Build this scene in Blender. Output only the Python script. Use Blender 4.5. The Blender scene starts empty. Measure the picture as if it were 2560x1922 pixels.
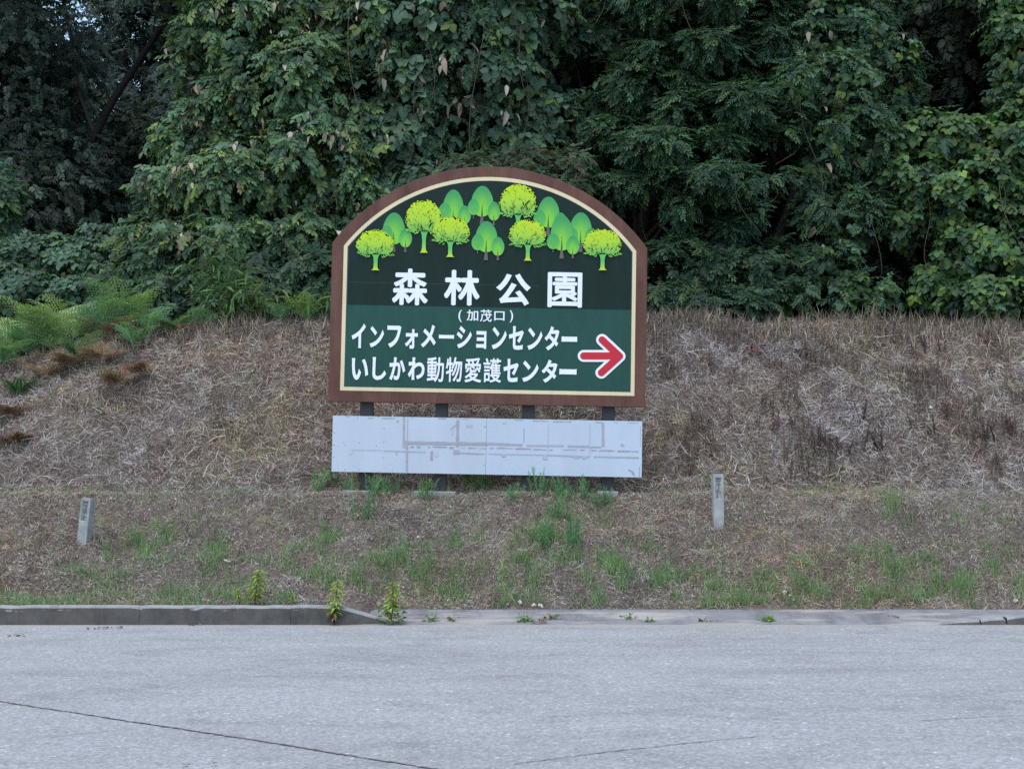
import bpy, math, random
import numpy as np
from math import radians, sin, cos, tan, pi

# ------------------------------------------------------------------ camera, sky, sun, exposure
SC = bpy.context.scene
COL = SC.collection
CAM_H = 1.42
FPX = 2560 * 50 / 36.0
PITCH = math.atan(224 / FPX)
cam_d = bpy.data.cameras.new("camera")
cam_d.lens = 50
cam_d.sensor_width = 36
cam_d.clip_end = 2000
cam = bpy.data.objects.new("camera", cam_d)
COL.objects.link(cam)
cam.location = (0, 0, CAM_H)
cam.rotation_euler = (pi / 2 + PITCH, 0, 0)
SC.camera = cam

SUN_EL, SUN_AZ = 66, 205           # azimuth measured clockwise from +Y: behind the camera, a little to the left
W = bpy.data.worlds.new("World")
SC.world = W
W.use_nodes = True
wn = W.node_tree.nodes
sky = wn.new("ShaderNodeTexSky")
sky.sky_type = 'NISHITA'
sky.sun_disc = False
sky.sun_elevation = radians(SUN_EL)
sky.sun_rotation = radians(SUN_AZ)
sky.dust_density = 1.0
sky.air_density = 1.3
W.node_tree.links.new(sky.outputs[0], wn["Background"].inputs[0])
wn["Background"].inputs[1].default_value = 0.13
sun_d = bpy.data.lights.new("sun", 'SUN')
sun_d.energy = 1.2
sun_d.angle = radians(60)
sun_d.color = (1.0, 0.97, 0.93)
sun = bpy.data.objects.new("sun", sun_d)
COL.objects.link(sun)
az, el = radians(SUN_AZ), radians(SUN_EL)
from mathutils import Vector, Matrix
sun.rotation_euler = Vector((sin(az) * cos(el), cos(az) * cos(el), sin(el))).to_track_quat('Z', 'Y').to_euler()
SC.view_settings.view_transform = 'Standard'
SC.view_settings.look = 'None'
SC.view_settings.gamma = 1
SC.view_settings.exposure = 1.17
SC.cycles.use_denoising = False

RNG = np.random.default_rng(7)

# ------------------------------------------------------------------ helpers
K = 2560 / 2212.0                   # measurements below are in a 2212 px wide picture


def at(px, py, Y, k=K):
    """Point at distance Y (world y) seen at picture position px, py."""
    u = (px * k - 1280) / FPX
    v = (961 - py * k) / FPX
    dy = cos(PITCH) - v * sin(PITCH)
    dz = sin(PITCH) + v * cos(PITCH)
    t = Y / dy
    return np.array((u * t, Y, CAM_H + dz * t))


def make_noise(seed, n=7):
    r = np.random.default_rng(seed)
    d = r.normal(size=(n, 3))
    d /= np.linalg.norm(d, axis=1)[:, None]
    f = r.uniform(0.7, 1.8, n)
    ph = r.uniform(0, 6.28, n)
    kk = d * f[:, None] * 2 * pi

    def fn(P):
        return np.sin(P @ kk.T + ph).sum(1) / (n ** .5) / .8
    return fn


N1, N2, N3, N4 = make_noise(1), make_noise(2), make_noise(3), make_noise(4)


def N2D(fn, x, y, s):
    P = np.stack([np.ravel(x) * s, np.ravel(y) * s, np.zeros(np.size(x)) + .37], 1)
    return fn(P).reshape(np.shape(x))


def smooth(a, b, x):
    t = np.clip((x - a) / (b - a), 0, 1)
    return t * t * (3 - 2 * t)


def tag(o, label=None, cat=None, group=None, kind=None):
    if label: o["label"] = label
    if cat: o["category"] = cat
    if group: o["group"] = group
    if kind: o["kind"] = kind
    return o


def empty(name, loc, label, cat, group=None):
    o = bpy.data.objects.new(name, None)
    o.empty_display_size = .1
    o.location = loc
    COL.objects.link(o)
    return tag(o, label, cat, group)


def mesh_np(name, V, F, mat, parent=None, col=None, smooth_sh=False, local=False):
    """V (n,3) world coordinates, F (m,k); the parent's location is subtracted unless local."""
    V = np.asarray(V, dtype=np.float32)
    F = np.asarray(F, dtype=np.int32)
    if parent is not None and not local:
        V = V - np.array(parent_world(parent), dtype=np.float32)
    me = bpy.data.meshes.new(name)
    me.vertices.add(len(V))
    me.vertices.foreach_set("co", V.ravel())
    m, k = F.shape
    me.loops.add(m * k)
    me.loops.foreach_set("vertex_index", F.ravel())
    me.polygons.add(m)
    me.polygons.foreach_set("loop_start", np.arange(0, m * k, k, dtype=np.int32))
    if smooth_sh:
        me.polygons.foreach_set("use_smooth", np.ones(m, dtype=bool))
    if col is not None:
        c = np.ones((len(V), 4), dtype=np.float32)
        c[:, :3] = col
        a = me.color_attributes.new("Col", 'FLOAT_COLOR', 'POINT')
        a.data.foreach_set("color", c.ravel())
    me.update()
    me.validate()
    me.materials.append(mat)
    o = bpy.data.objects.new(name, me)
    COL.objects.link(o)
    if parent is not None:
        o.parent = parent
    return o


def parent_world(p):
    v = Vector((0, 0, 0))
    while p is not None:
        v = v + p.location
        p = p.parent
    return v


def mesh_py(name, V, faces, mat, parent=None, col=None, local=True, bevel=0):
    me = bpy.data.meshes.new(name)
    V = [tuple(v) for v in V]
    if parent is not None and not local:
        w = parent_world(parent)
        V = [(v[0] - w.x, v[1] - w.y, v[2] - w.z) for v in V]
    me.from_pydata(V, [], faces)
    if col is not None:
        c = np.ones((len(V), 4), dtype=np.float32)
        c[:, :3] = col
        a = me.color_attributes.new("Col", 'FLOAT_COLOR', 'POINT')
        a.data.foreach_set("color", c.ravel())
    me.update()
    me.materials.append(mat)
    o = bpy.data.objects.new(name, me)
    COL.objects.link(o)
    if parent is not None:
        o.parent = parent
    if bevel:
        b = o.modifiers.new("bevel", 'BEVEL')
        b.width = bevel
        b.segments = 2
        b.limit_method = 'ANGLE'
    return o


class Geo:
    """Collects triangles with vertex colours."""
    def __init__(s):
        s.V, s.F, s.C, s.n = [], [], [], 0

    def add(s, V, F, C):
        V = np.asarray(V, dtype=np.float32).reshape(-1, 3)
        F = np.asarray(F, dtype=np.int32).reshape(-1, 3)
        C = np.broadcast_to(np.asarray(C, dtype=np.float32), (len(V), 3))
        s.V.append(V); s.F.append(F + s.n); s.C.append(C)
        s.n += len(V)

    def build(s, name, mat, parent=None, smooth_sh=False, local=False):
        if not s.V: return None
        o = mesh_np(name, np.concatenate(s.V), np.concatenate(s.F), mat, parent, np.concatenate(s.C), smooth_sh, local)
        if name in ("vine_stems", "withered_leaves", "tape_residue", "stems", "stalks", "crown_gap", "scrap"): o["kind"] = "stuff"
        return o


def tube(g, pts, rad, col, sides=6):
    pts = np.asarray(pts, dtype=float)
    n = len(pts)
    rad = np.broadcast_to(rad, (n,))
    tg = np.gradient(pts, axis=0)
    tg /= np.linalg.norm(tg, axis=1)[:, None] + 1e-9
    ref = np.where(np.abs(tg[:, 2:3]) > .8, np.array([[1., 0, 0]]), np.array([[0, 0, 1.]]))
    a = np.cross(tg, ref); a /= np.linalg.norm(a, axis=1)[:, None] + 1e-9
    b = np.cross(tg, a)
    th = np.linspace(0, 2 * pi, sides, endpoint=False)
    V = pts[:, None, :] + rad[:, None, None] * (np.cos(th)[None, :, None] * a[:, None, :] + np.sin(th)[None, :, None] * b[:, None, :])
    F = []
    for i in range(n - 1):
        for j in range(sides):
            k = (j + 1) % sides
            p, q, r_, s_ = i * sides + j, i * sides + k, (i + 1) * sides + k, (i + 1) * sides + j
            F += [(p, q, r_), (p, r_, s_)]
    g.add(V.reshape(-1, 3), F, col)


def instance(tmpl, P, N, T, S, C, cvar=None):
    """Copies of a leaf template at P with leaf normal N, tip direction T, size S, colour C (per copy)."""
    TV, TF, TW = tmpl
    N = N / (np.linalg.norm(N, axis=1)[:, None] + 1e-9)
    T = T - N * (T * N).sum(1)[:, None]
    T = T / (np.linalg.norm(T, axis=1)[:, None] + 1e-9)
    X = np.cross(T, N)
    V = P[:, None, :] + S[:, None, None] * (TV[None, :, 0, None] * X[:, None, :] + TV[None, :, 1, None] * T[:, None, :] + TV[None, :, 2, None] * N[:, None, :])
    n, nv = len(P), len(TV)
    F = TF[None] + (np.arange(n) * nv)[:, None, None]
    Cc = C[:, None, :] * TW[None, :, None]
    return V.reshape(-1, 3), F.reshape(-1, 3), Cc.reshape(-1, 3)


# ------------------------------------------------------------------ materials
def mat_new(name):
    m = bpy.data.materials.new(name)
    m.use_nodes = True
    nt = m.node_tree
    return m, nt, nt.nodes["Principled BSDF"], nt.nodes, nt.links


def attr_col(nodes):
    a = nodes.new("ShaderNodeAttribute")
    a.attribute_name = "Col"
    return a.outputs["Color"]


def leaf_mat(name, rough=.5, spec=.35, trans=.25, back=1.25):
    m, nt, b, nd, lk = mat_new(name)
    c = attr_col(nd)
    lk.new(c, b.inputs["Base Color"])
    b.inputs["Roughness"].default_value = rough
    b.inputs["Specular IOR Level"].default_value = spec
    if trans:
        tr = nd.new("ShaderNodeBsdfTranslucent")
        mx = nd.new("ShaderNodeMixRGB"); mx.blend_type = 'MULTIPLY'; mx.inputs[0].default_value = 1
        mx.inputs[2].default_value = (1.3, 1.35, .6, 1)
        lk.new(c, mx.inputs[1]); lk.new(mx.outputs[0], tr.inputs["Color"])
        ms = nd.new("ShaderNodeMixShader"); ms.inputs[0].default_value = trans
        lk.new(b.outputs[0], ms.inputs[1]); lk.new(tr.outputs[0], ms.inputs[2])
        lk.new(ms.outputs[0], nd["Material Output"].inputs["Surface"])
    return m


M = {}
M["kudzu"] = leaf_mat("kudzu_leaf", .55, .3, .32)
M["leaf"] = leaf_mat("tree_leaf", .58, .25, .32)
M["grass"] = leaf_mat("green_grass_blade", .6, .2, .3)
M["straw"] = leaf_mat("dry_straw", .85, .1, 0)
M["bark"] = leaf_mat("bark", .9, .1, 0)


def noise_tex(nd, lk, scale, detail=6, rough=.6, vec=None, dist=0):
    t = nd.new("ShaderNodeTexNoise")
    t.inputs["Scale"].default_value = scale
    t.inputs["Detail"].default_value = detail
    t.inputs["Roughness"].default_value = rough
    t.inputs["Distortion"].default_value = dist
    if vec is not None: lk.new(vec, t.inputs["Vector"])
    return t


def ramp(nd, lk, src, stops):
    r = nd.new("ShaderNodeValToRGB")
    e = r.color_ramp.elements
    while len(e) < len(stops): e.new(.5)
    for i, (p, c) in enumerate(stops):
        e[i].position = p
        e[i].color = (*c, 1) if len(c) == 3 else c
    lk.new(src, r.inputs[0])
    return r


def mixc(nd, lk, fac, a, b, mode='MIX'):
    m = nd.new("ShaderNodeMixRGB"); m.blend_type = mode
    for i, v in ((0, fac), (1, a), (2, b)):
        if isinstance(v, (int, float)): m.inputs[i].default_value = v
        elif isinstance(v, tuple): m.inputs[i].default_value = (*v, 1)
        else: lk.new(v, m.inputs[i])
    return m.outputs[0]


def bump(nd, lk, h, bsdf, strength, dist):
    bp = nd.new("ShaderNodeBump")
    bp.inputs["Strength"].default_value = strength
    bp.inputs["Distance"].default_value = dist
    lk.new(h, bp.inputs["Height"]); lk.new(bp.outputs[0], bsdf.inputs["Normal"])


def pos(nd):
    return nd.new("ShaderNodeNewGeometry").outputs["Position"]


def stretch(nd, lk, vec, s):
    m = nd.new("ShaderNodeVectorMath"); m.operation = 'MULTIPLY'
    m.inputs[1].default_value = s
    lk.new(vec, m.inputs[0])
    return m.outputs[0]


def asphalt():
    m, nt, b, nd, lk = mat_new("worn_asphalt")
    p = pos(nd)
    v = nd.new("ShaderNodeTexVoronoi"); v.inputs["Scale"].default_value = 55
    lk.new(p, v.inputs["Vector"])
    chip = ramp(nd, lk, v.outputs["Color"], [(0, (.165, .163, .158)), (.3, (.24, .238, .232)), (.65, (.305, .303, .296)), (.88, (.375, .372, .363)), (1, (.66, .655, .64))])
    fine = noise_tex(nd, lk, 300, 3, .7, p)
    c1 = mixc(nd, lk, .25, chip.outputs[0], ramp(nd, lk, fine.outputs[0], [(.3, (.16, .16, .165)), (.7, (.42, .42, .425))]).outputs[0])
    big = noise_tex(nd, lk, .35, 5, .6, stretch(nd, lk, p, (1, 2.2, 1)))
    c2 = mixc(nd, lk, .55, c1, ramp(nd, lk, big.outputs[0], [(.3, (.74, .735, .73)), (.45, (.92, .915, .91)), (.7, (1.06, 1.05, 1.04))]).outputs[0], 'MULTIPLY')
    st = noise_tex(nd, lk, 1.0, 4, .6, stretch(nd, lk, p, (.12, 3.5, 1)))
    pt_ = noise_tex(nd, lk, 1.1, 7, .7, stretch(nd, lk, p, (.7, 1.3, 1)), 1.2)
    c2 = mixc(nd, lk, .8, c2, ramp(nd, lk, pt_.outputs[0], [(.34, (.80, .79, .78)), (.48, (1, 1, 1)), (.66, (1.09, 1.09, 1.09))]).outputs[0], 'MULTIPLY')
    c3 = mixc(nd, lk, .45, c2, ramp(nd, lk, st.outputs[0], [(.33, (.84, .84, .86)), (.46, (1, 1, 1))]).outputs[0], 'MULTIPLY')
    # washed-down sand lying along the far edge of the road
    sx = nd.new("ShaderNodeSeparateXYZ"); lk.new(p, sx.inputs[0])
    ns = noise_tex(nd, lk, 1.6, 5, .65, stretch(nd, lk, p, (.6, 1.5, 1)))
    ma = nd.new("ShaderNodeMath"); ma.operation = 'MULTIPLY_ADD'; ma.inputs[1].default_value = 1.1; lk.new(ns.outputs[0], ma.inputs[0]); lk.new(sx.outputs[1], ma.inputs[2])
    sf = nd.new("ShaderNodeMapRange"); sf.inputs[1].default_value = 13.75; sf.inputs[2].default_value = 14.15
    lk.new(ma.outputs[0], sf.inputs[0])
    sm = nd.new("ShaderNodeMath"); sm.operation = 'MULTIPLY'; sm.inputs[1].default_value = .75; lk.new(sf.outputs[0], sm.inputs[0])
    c4 = mixc(nd, lk, sm.outputs[0], c3, mixc(nd, lk, fine.outputs[0], (.25, .225, .19), (.38, .345, .29)))
    lk.new(c4, b.inputs["Base Color"])
    b.inputs["Roughness"].default_value = .88
    b.inputs["Specular IOR Level"].default_value = .25
    bump(nd, lk, v.outputs["Distance"], b, .55, .006)
    return m


def concrete(name, c_lo, c_hi, dirt, scale=3.0, sand=0.0, flecks=False):
    m, nt, b, nd, lk = mat_new(name)
    p = pos(nd)
    a = noise_tex(nd, lk, scale, 8, .65, p)
    c = ramp(nd, lk, a.outputs[0], [(.3, c_lo), (.7, c_hi)]).outputs[0]
    f = noise_tex(nd, lk, 160, 3, .7, p)
    c = mixc(nd, lk, .45, c, ramp(nd, lk, f.outputs[0], [(.3, (.7, .7, .7)), (.7, (1.2, 1.2, 1.2))]).outputs[0], 'MULTIPLY')
    d = noise_tex(nd, lk, 1.4, 7, .7, stretch(nd, lk, p, (3, 1, .5)))
    c = mixc(nd, lk, ramp(nd, lk, d.outputs[0], [(.48, (0, 0, 0)), (.66, (.8, .8, .8))]).outputs[0], c, dirt)
    if sand:
        s = noise_tex(nd, lk, 2.2, 6, .6, stretch(nd, lk, p, (.5, 2.5, 1)))
        c = mixc(nd, lk, ramp(nd, lk, s.outputs[0], [(.5, (0, 0, 0)), (.62, (sand, sand, sand))]).outputs[0], c, (.42, .38, .31))
    if flecks:
        sx = nd.new("ShaderNodeSeparateXYZ"); lk.new(p, sx.inputs[0])
        zr = ramp(nd, lk, sx.outputs[2], [(.118, (0, 0, 0)), (.135, (1, 1, 1)), (.16, (1, 1, 1)), (.175, (0, 0, 0))])
        w = noise_tex(nd, lk, 5, 8, .75, stretch(nd, lk, p, (1.5, 1, 6)))
        wr = ramp(nd, lk, w.outputs[0], [(.59, (0, 0, 0)), (.63, (.8, .8, .8))])
        c = mixc(nd, lk, mixc(nd, lk, 1.0, zr.outputs[0], wr.outputs[0], 'MULTIPLY'), c, (.42, .42, .42))
        d2 = noise_tex(nd, lk, 2.2, 7, .7, stretch(nd, lk, p, (1, 1, 2.5)))
        c = mixc(nd, lk, ramp(nd, lk, d2.outputs[0], [(.46, (0, 0, 0)), (.7, (.75, .75, .75))]).outputs[0], c, (.085, .077, .072))
    lk.new(c, b.inputs["Base Color"])
    b.inputs["Roughness"].default_value = .9
    bump(nd, lk, f.outputs[0], b, .35, .004)
    return m


def soil():
    m, nt, b, nd, lk = mat_new("bank_soil")
    p = pos(nd)
    a = noise_tex(nd, lk, 1.3, 8, .68, p)
    c = ramp(nd, lk, a.outputs[0], [(.3, (.13, .105, .09)), (.5, (.22, .185, .16)), (.68, (.32, .27, .225))]).outputs[0]
    f = noise_tex(nd, lk, 38, 6, .75, p, 1.5)
    c = mixc(nd, lk, .8, c, ramp(nd, lk, f.outputs[0], [(.32, (.35, .33, .32)), (.5, (.9, .88, .86)), (.68, (1.7, 1.6, 1.5))]).outputs[0], 'MULTIPLY')
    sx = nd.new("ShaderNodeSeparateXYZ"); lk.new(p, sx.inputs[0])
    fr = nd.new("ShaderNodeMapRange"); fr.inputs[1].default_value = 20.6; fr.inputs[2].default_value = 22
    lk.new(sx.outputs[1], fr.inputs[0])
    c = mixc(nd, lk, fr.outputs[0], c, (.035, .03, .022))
    lk.new(c, b.inputs["Base Color"])
    b.inputs["Roughness"].default_value = .95
    b.inputs["Specular IOR Level"].default_value = .1
    bump(nd, lk, f.outputs[0], b, 1, .05)
    return m


def paint(name, rgb, rough=.5, var=.12, streak=True, scale=5.0, spec=.3):
    m, nt, b, nd, lk = mat_new(name)
    p = pos(nd)
    a = noise_tex(nd, lk, scale, 6, .6, stretch(nd, lk, p, (1.5, 1.5, .4)) if streak else p)
    c = mixc(nd, lk, 1.0, rgb, ramp(nd, lk, a.outputs[0], [(.3, (1 - var,) * 3), (.7, (1 + var,) * 3)]).outputs[0], 'MULTIPLY')
    f = noise_tex(nd, lk, 60, 4, .7, p)
    c = mixc(nd, lk, .5, c, ramp(nd, lk, f.outputs[0], [(.3, (1 - var,) * 3), (.7, (1 + var,) * 3)]).outputs[0], 'MULTIPLY')
    lk.new(c, b.inputs["Base Color"])
    b.inputs["Roughness"].default_value = rough
    b.inputs["Specular IOR Level"].default_value = spec
    return m


def film(name):
    m, nt, b, nd, lk = mat_new(name)
    lk.new(attr_col(nd), b.inputs["Base Color"])
    b.inputs["Roughness"].default_value = .5
    b.inputs["Specular IOR Level"].default_value = .25
    return m


M["road"] = asphalt()
M["apron"] = concrete("gutter_concrete", (.14, .137, .138), (.23, .227, .228), (.10, .098, .099), 3.0, .45)
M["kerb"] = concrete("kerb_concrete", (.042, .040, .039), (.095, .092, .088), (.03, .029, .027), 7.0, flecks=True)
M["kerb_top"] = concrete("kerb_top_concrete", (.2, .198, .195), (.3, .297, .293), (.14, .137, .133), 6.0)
M["stake"] = concrete("marker_concrete", (.20, .215, .215), (.34, .35, .345), (.15, .165, .145), 11.0)
M["footing"] = concrete("footing_concrete", (.22, .22, .22), (.32, .32, .31), (.16, .14, .12), 8.0)
M["soil"] = soil()
M["brown"] = paint("brown_board_paint", (.105, .050, .038), .65, .3, spec=.2)
M["cream"] = paint("cream_film", (.62, .52, .33), .5, .06)
M["green"] = paint("green_film", (.018, .066, .052), .5, .1, spec=.15)
M["dark"] = paint("dark_green_film", (.010, .023, .020), .5, .14, spec=.12)
M["white"] = paint("white_letter_film", (.70, .735, .79), .5, .03)
M["red"] = paint("red_film", (.46, .016, .03), .45, .06)
M["blank"] = paint("blank_board_paint", (.42, .48, .56), .45, .05, True, 2.5)
M["blankedge"] = paint("board_edge_metal", (.45, .46, .47), .5, .1)
M["residue"] = film("tape_residue")
M["print"] = film("printed_tree_film")
M["post"] = paint("dark_post_paint", (.028, .029, .034), .55, .2)
M["seam"] = paint("seam_line", (.3, .31, .33), .6, .1)
M["carve"] = paint("carved_dark", (.09, .1, .11), .9, .2)
M["crack"] = paint("crack_dirt", (.085, .076, .072), .95, .3)
M["stone"] = concrete("pale_stone", (.35, .33, .3), (.6, .57, .52), (.3, .27, .23), 20.0)

# ------------------------------------------------------------------ terrain
RX = np.array([-40, -12, -7.3, -5.9, -4.6, -2.9, 2.0, 4.0, 5.8, 7.4, 12, 40.])
RZ = np.array([2.9, 2.95, 3.05, 3.25, 3.46, 3.58, 3.58, 3.56, 3.49, 3.43, 3.4, 3.4])


def height(x, y, rough=True):
    x = np.asarray(x, float); y = np.asarray(y, float)
    zl = np.interp(y, [13.56, 13.68, 14.1, 16.0, 16.7, 18.4, 20.2, 21.5, 24, 60, 90], [-.06, .13, .2, 1.155, 1.21, 2.52, 3.55, 3.5, 3.6, 14.5, 15.5])
    zr = np.interp(y, [13.56, 14.06, 14.14, 14.35, 16.0, 16.7, 18.4, 20.2, 21.5, 24, 60, 90], [-.06, .04, .1, .22, 1.155, 1.21, 2.52, 3.55, 3.5, 3.6, 14.5, 15.5])
    w = smooth(-1.7, -1.2, x)
    z = zl * (1 - w) + zr * w
    z = z + (np.interp(x, RX, RZ) - 3.56) * np.interp(y, [16.5, 20.2, 24, 40], [0, 1, 1, 0])
    if rough:
        m = smooth(13.9, 14.6, y) * (1 - .9 * np.exp(-((y - 16.2) / .4) ** 2))
        z = z + m * (.05 * N2D(N1, x, y, .45) + .04 * N2D(N2, x, y, 1.3) + .022 * N2D(N3, x, y, 3.5))
    return z


def ground(px, py, k=K):
    """Where the line of sight through a picture position meets the terrain."""
    ys = np.linspace(13.7, 26, 2500)
    u = (px * k - 1280) / FPX
    v = (961 - py * k) / FPX
    dy = cos(PITCH) - v * sin(PITCH); dz = sin(PITCH) + v * cos(PITCH)
    t = ys / dy
    xs, zs = u * t, CAM_H + dz * t
    h = height(xs, ys)
    i = np.nonzero(zs <= h)[0]
    i = i[0] if len(i) else len(ys) - 1
    if ys[i] > 20.35:                      # behind the crest line: stand on the crest itself
        i = np.searchsorted(ys, 20.35)
    return np.array((xs[i], ys[i], h[i]))


def grid_axis(segs):
    out = [segs[0][0]]
    for a, b, st in segs:
        n = max(1, int(round((b - a) / st)))
        out += list(np.linspace(a, b, n + 1)[1:])
    return np.array(out)


gx = grid_axis([(-400, -60, 40), (-60, -12, 3), (-12, 12, .085), (12, 60, 3), (60, 400, 40)])
gy = grid_axis([(-300, -20, 40), (-20, 13.3, 6), (13.3, 14.4, .06), (14.4, 21, .07), (21, 30, .4), (30, 90, 4), (90, 500, 60)])
GX, GY = np.meshgrid(gx, gy)
GZ = height(GX, GY)
nx, ny = len(gx), len(gy)
ii = (np.arange(ny - 1)[:, None] * nx + np.arange(nx - 1)[None]).ravel()
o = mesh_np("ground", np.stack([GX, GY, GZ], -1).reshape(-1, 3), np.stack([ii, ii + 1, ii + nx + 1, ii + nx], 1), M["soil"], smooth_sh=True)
tag(o, "sloping earth bank rising from the road to a wooded ridge", "bank", kind="structure")

# road and gutter
o = mesh_py("road", [(-150, -200, 0), (150, -200, 0), (150, 13.57, 0), (-150, 13.57, 0)], [(0, 1, 2, 3)], M["road"])
tag(o, "pale worn asphalt road in front of the bank", "road", kind="structure")

g = Geo()
xs = np.arange(-1.75, 14.01, .12)
V, F = [], []
prof = [(13.572, .0), (13.585, .004), (13.75, .028), (13.95, .066), (14.10, .094), (14.135, .085), (14.15, -.02)]
for x in xs:
    wob = .012 * math.sin(x * 2.3) + .01 * math.sin(x * 7.1 + 1)
    for j, (y, z) in enumerate(prof):
        V.append((x, y + (wob if j >= 4 else 0), z))
n = len(prof)
F = [(i * n + j, (i + 1) * n + j, (i + 1) * n + j + 1, i * n + j + 1) for i in range(len(xs) - 1) for j in range(n - 1)]
o = mesh_np("gutter", V, F, M["apron"], smooth_sh=False)
tag(o, "flat concrete gutter strip between the road and the bank", "gutter", kind="structure")


def kerb(name, stations, label):
    """stations: (x, y_front, height); profile with a rounded front edge; dark face, pale top."""
    V, F = [], []
    n = 8
    for x, y, h in stations:
        r = min(.022, h * .45)
        P = [(y, -.03), (y, .002), (y + .012, h - r), (y + .012 + r * .3, h - r * .3), (y + .012 + r, h), (y + .125, h), (y + .135, h - .008), (y + .14, -.03)]
        V += [(x, a, b) for a, b in P]
    m = len(stations)
    root = None
    Ff = [(i * n + j, (i + 1) * n + j, (i + 1) * n + j + 1, i * n + j + 1) for i in range(m - 1) for j in (0, 1)]
    Ft = [(i * n + j, (i + 1) * n + j, (i + 1) * n + j + 1, i * n + j + 1) for i in range(m - 1) for j in (2, 3, 4, 5, 6)]
    Fe = [tuple(range(n)), tuple((m - 1) * n + j for j in reversed(range(n)))]
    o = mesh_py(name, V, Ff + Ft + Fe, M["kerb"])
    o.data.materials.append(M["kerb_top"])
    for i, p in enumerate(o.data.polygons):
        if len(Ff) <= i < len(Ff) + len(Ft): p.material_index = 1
    tag(o, label, "kerb", kind="structure")
    return o


kx0 = at(722, 1340, 13.55)[0]
ends = [-30.0] + [at(px, 1340, 13.55)[0] for px in (-420, -20, 300, 628)] + [kx0]
for i, (xa, xb) in enumerate(zip(ends[:-1], ends[1:])):
    st = []
    for x in np.linspace(xa + .0015, xb - .0015, max(3, int((xb - xa) / .08))):
        e = min(x - xa, xb - x)
        chip = .006 * max(0, 1 - e / .03) + .005 * max(0., float(N1(np.array([[x * 2.1, 0, i]]))[0]))
        st.append((x, 13.55 + .003 * math.sin(i * 2.2) + .0015 * math.sin(x * 9), .18 + .003 * math.sin(i * 1.7) - chip))
    kerb("kerb", st, "raised dark concrete kerb along the left side of the road, block %s" % ["reaching far beyond the left edge", "just beyond the left edge", "at the left edge", "second from the left edge", "ending at the ramp"][i])
kx1 = at(838, 1338, 13.62)[0]
kerb("kerb_ramp", [(kx0 + .008, 13.55, .178), (kx0 + .17, 13.568, .135), (kx0 + .34, 13.59, .085), (kx1, 13.62, .03)],
     "short kerb piece ramping down to the gutter beside the tall yellow-green weeds")
ra = at(2030, 1342, 13.58)[0]
for i, (seg, lab) in enumerate([
        ([(0, .006), (.16, .030), (.37, .048)], "lowest broken piece of the worn low kerb at the right"),
        ([(.385, .046), (.47, .060), (.60, .068), (.615, .05)], "middle broken piece of the worn low kerb at the right"),
        ([(.635, .066), (.75, .085), (1.1, .10), (2.6, .125), (9, .13)], "long piece of the worn low kerb running out at the right edge")]):
    kerb("low_kerb", [(ra + dx, 13.545 + .004 * i + .004 * math.sin(dx * 14), h) for dx, h in seg], lab)

# cracks in the road
def crack(pts, w, label, seed):
    r = np.random.default_rng(seed)
    P = []
    for px, py in pts:
        u = (px * K - 1280) / FPX; v = (961 - py * K) / FPX
        dy = cos(PITCH) - v * sin(PITCH); dz = sin(PITCH) + v * cos(PITCH)
        t = -CAM_H / dz
        P.append((u * t, dy * t))
    P = np.array(P)
    d = np.concatenate([[0], np.cumsum(np.linalg.norm(np.diff(P, axis=0), axis=1))])
    s = np.arange(0, d[-1], .03)
    X, Y = np.interp(s, d, P[:, 0]), np.interp(s, d, P[:, 1])
    Y = Y + .012 * np.cumsum(r.normal(size=len(s))) / 6 + .004 * r.normal(size=len(s))
    ww = w * (0.55 + .45 * np.abs(r.normal(size=len(s))))
    V = np.concatenate([np.stack([X, Y - ww, X * 0 + .004], 1), np.stack([X, Y + ww, X * 0 + .004], 1)])
    n = len(s)
    F = [(i, i + 1, n + i + 1, n + i) for i in range(n - 1)]
    o = mesh_np("road_crack", V, F, M["crack"])
    tag(o, label, "crack", kind="structure")


crack([(-20, 1512), (150, 1538), (330, 1566), (520, 1593), (700, 1622), (860, 1648), (960, 1664)], .010, "long dark crack running across the lower left of the road", 3)
crack([(1110, 1650), (1330, 1622), (1500, 1603), (1640, 1590)], .0045, "fine crack in the lower middle of the road", 4)
crack([(1990, 1556), (2110, 1549), (2230, 1543)], .003, "faint short crack at the right of the road", 5)
crack([(60, 1600), (150, 1588), (290, 1575)], .002, "hairline crack branching below the long crack", 6)

# ------------------------------------------------------------------ the sign
SIGN_Y = 16.2
THETA = radians(1.08)
B0 = at(1218, 1221, SIGN_Y, 1.0)
sign = empty("park_sign", (B0[0], SIGN_Y, B0[2]), "big arched brown and green park sign on four dark posts above a blank white board", "sign")
sign.rotation_euler = (0, THETA, 0)


def S(px, py):
    """Picture position (2560 px wide) -> local x, z in the plane of the sign's face."""
    p = at(px, py, SIGN_Y, 1.0)
    dx, dz = p[0] - B0[0], p[2] - B0[2]
    return (dx * cos(THETA) - dz * sin(THETA), dx * sin(THETA) + dz * cos(THETA))


def Z1(x, y): return S(x / 2.5136 + 780, y / 2.5136 + 400)
def Z4(x, y): return S(x / 2.6976 + 820, y / 2.6976 + 660)
def ZA(x, y): return S(x / 5.2667 + 810, y / 5.2667 + 1010)
def ZB(x, y): return S(x / 5.2667 + 1210, y / 5.2667 + 1010)


def box(name, x0, x1, y0, y1, z0, z1, mat, parent, bevel=0.0):
    V = [(x, y, z) for z in (z0, z1) for y in (y0, y1) for x in (x0, x1)]
    F = [(0, 2, 3, 1), (4, 5, 7, 6), (0, 1, 5, 4), (2, 6, 7, 3), (0, 4, 6, 2), (1, 3, 7, 5)]
    return mesh_py(name, V, F, mat, parent, bevel=bevel)


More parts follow.
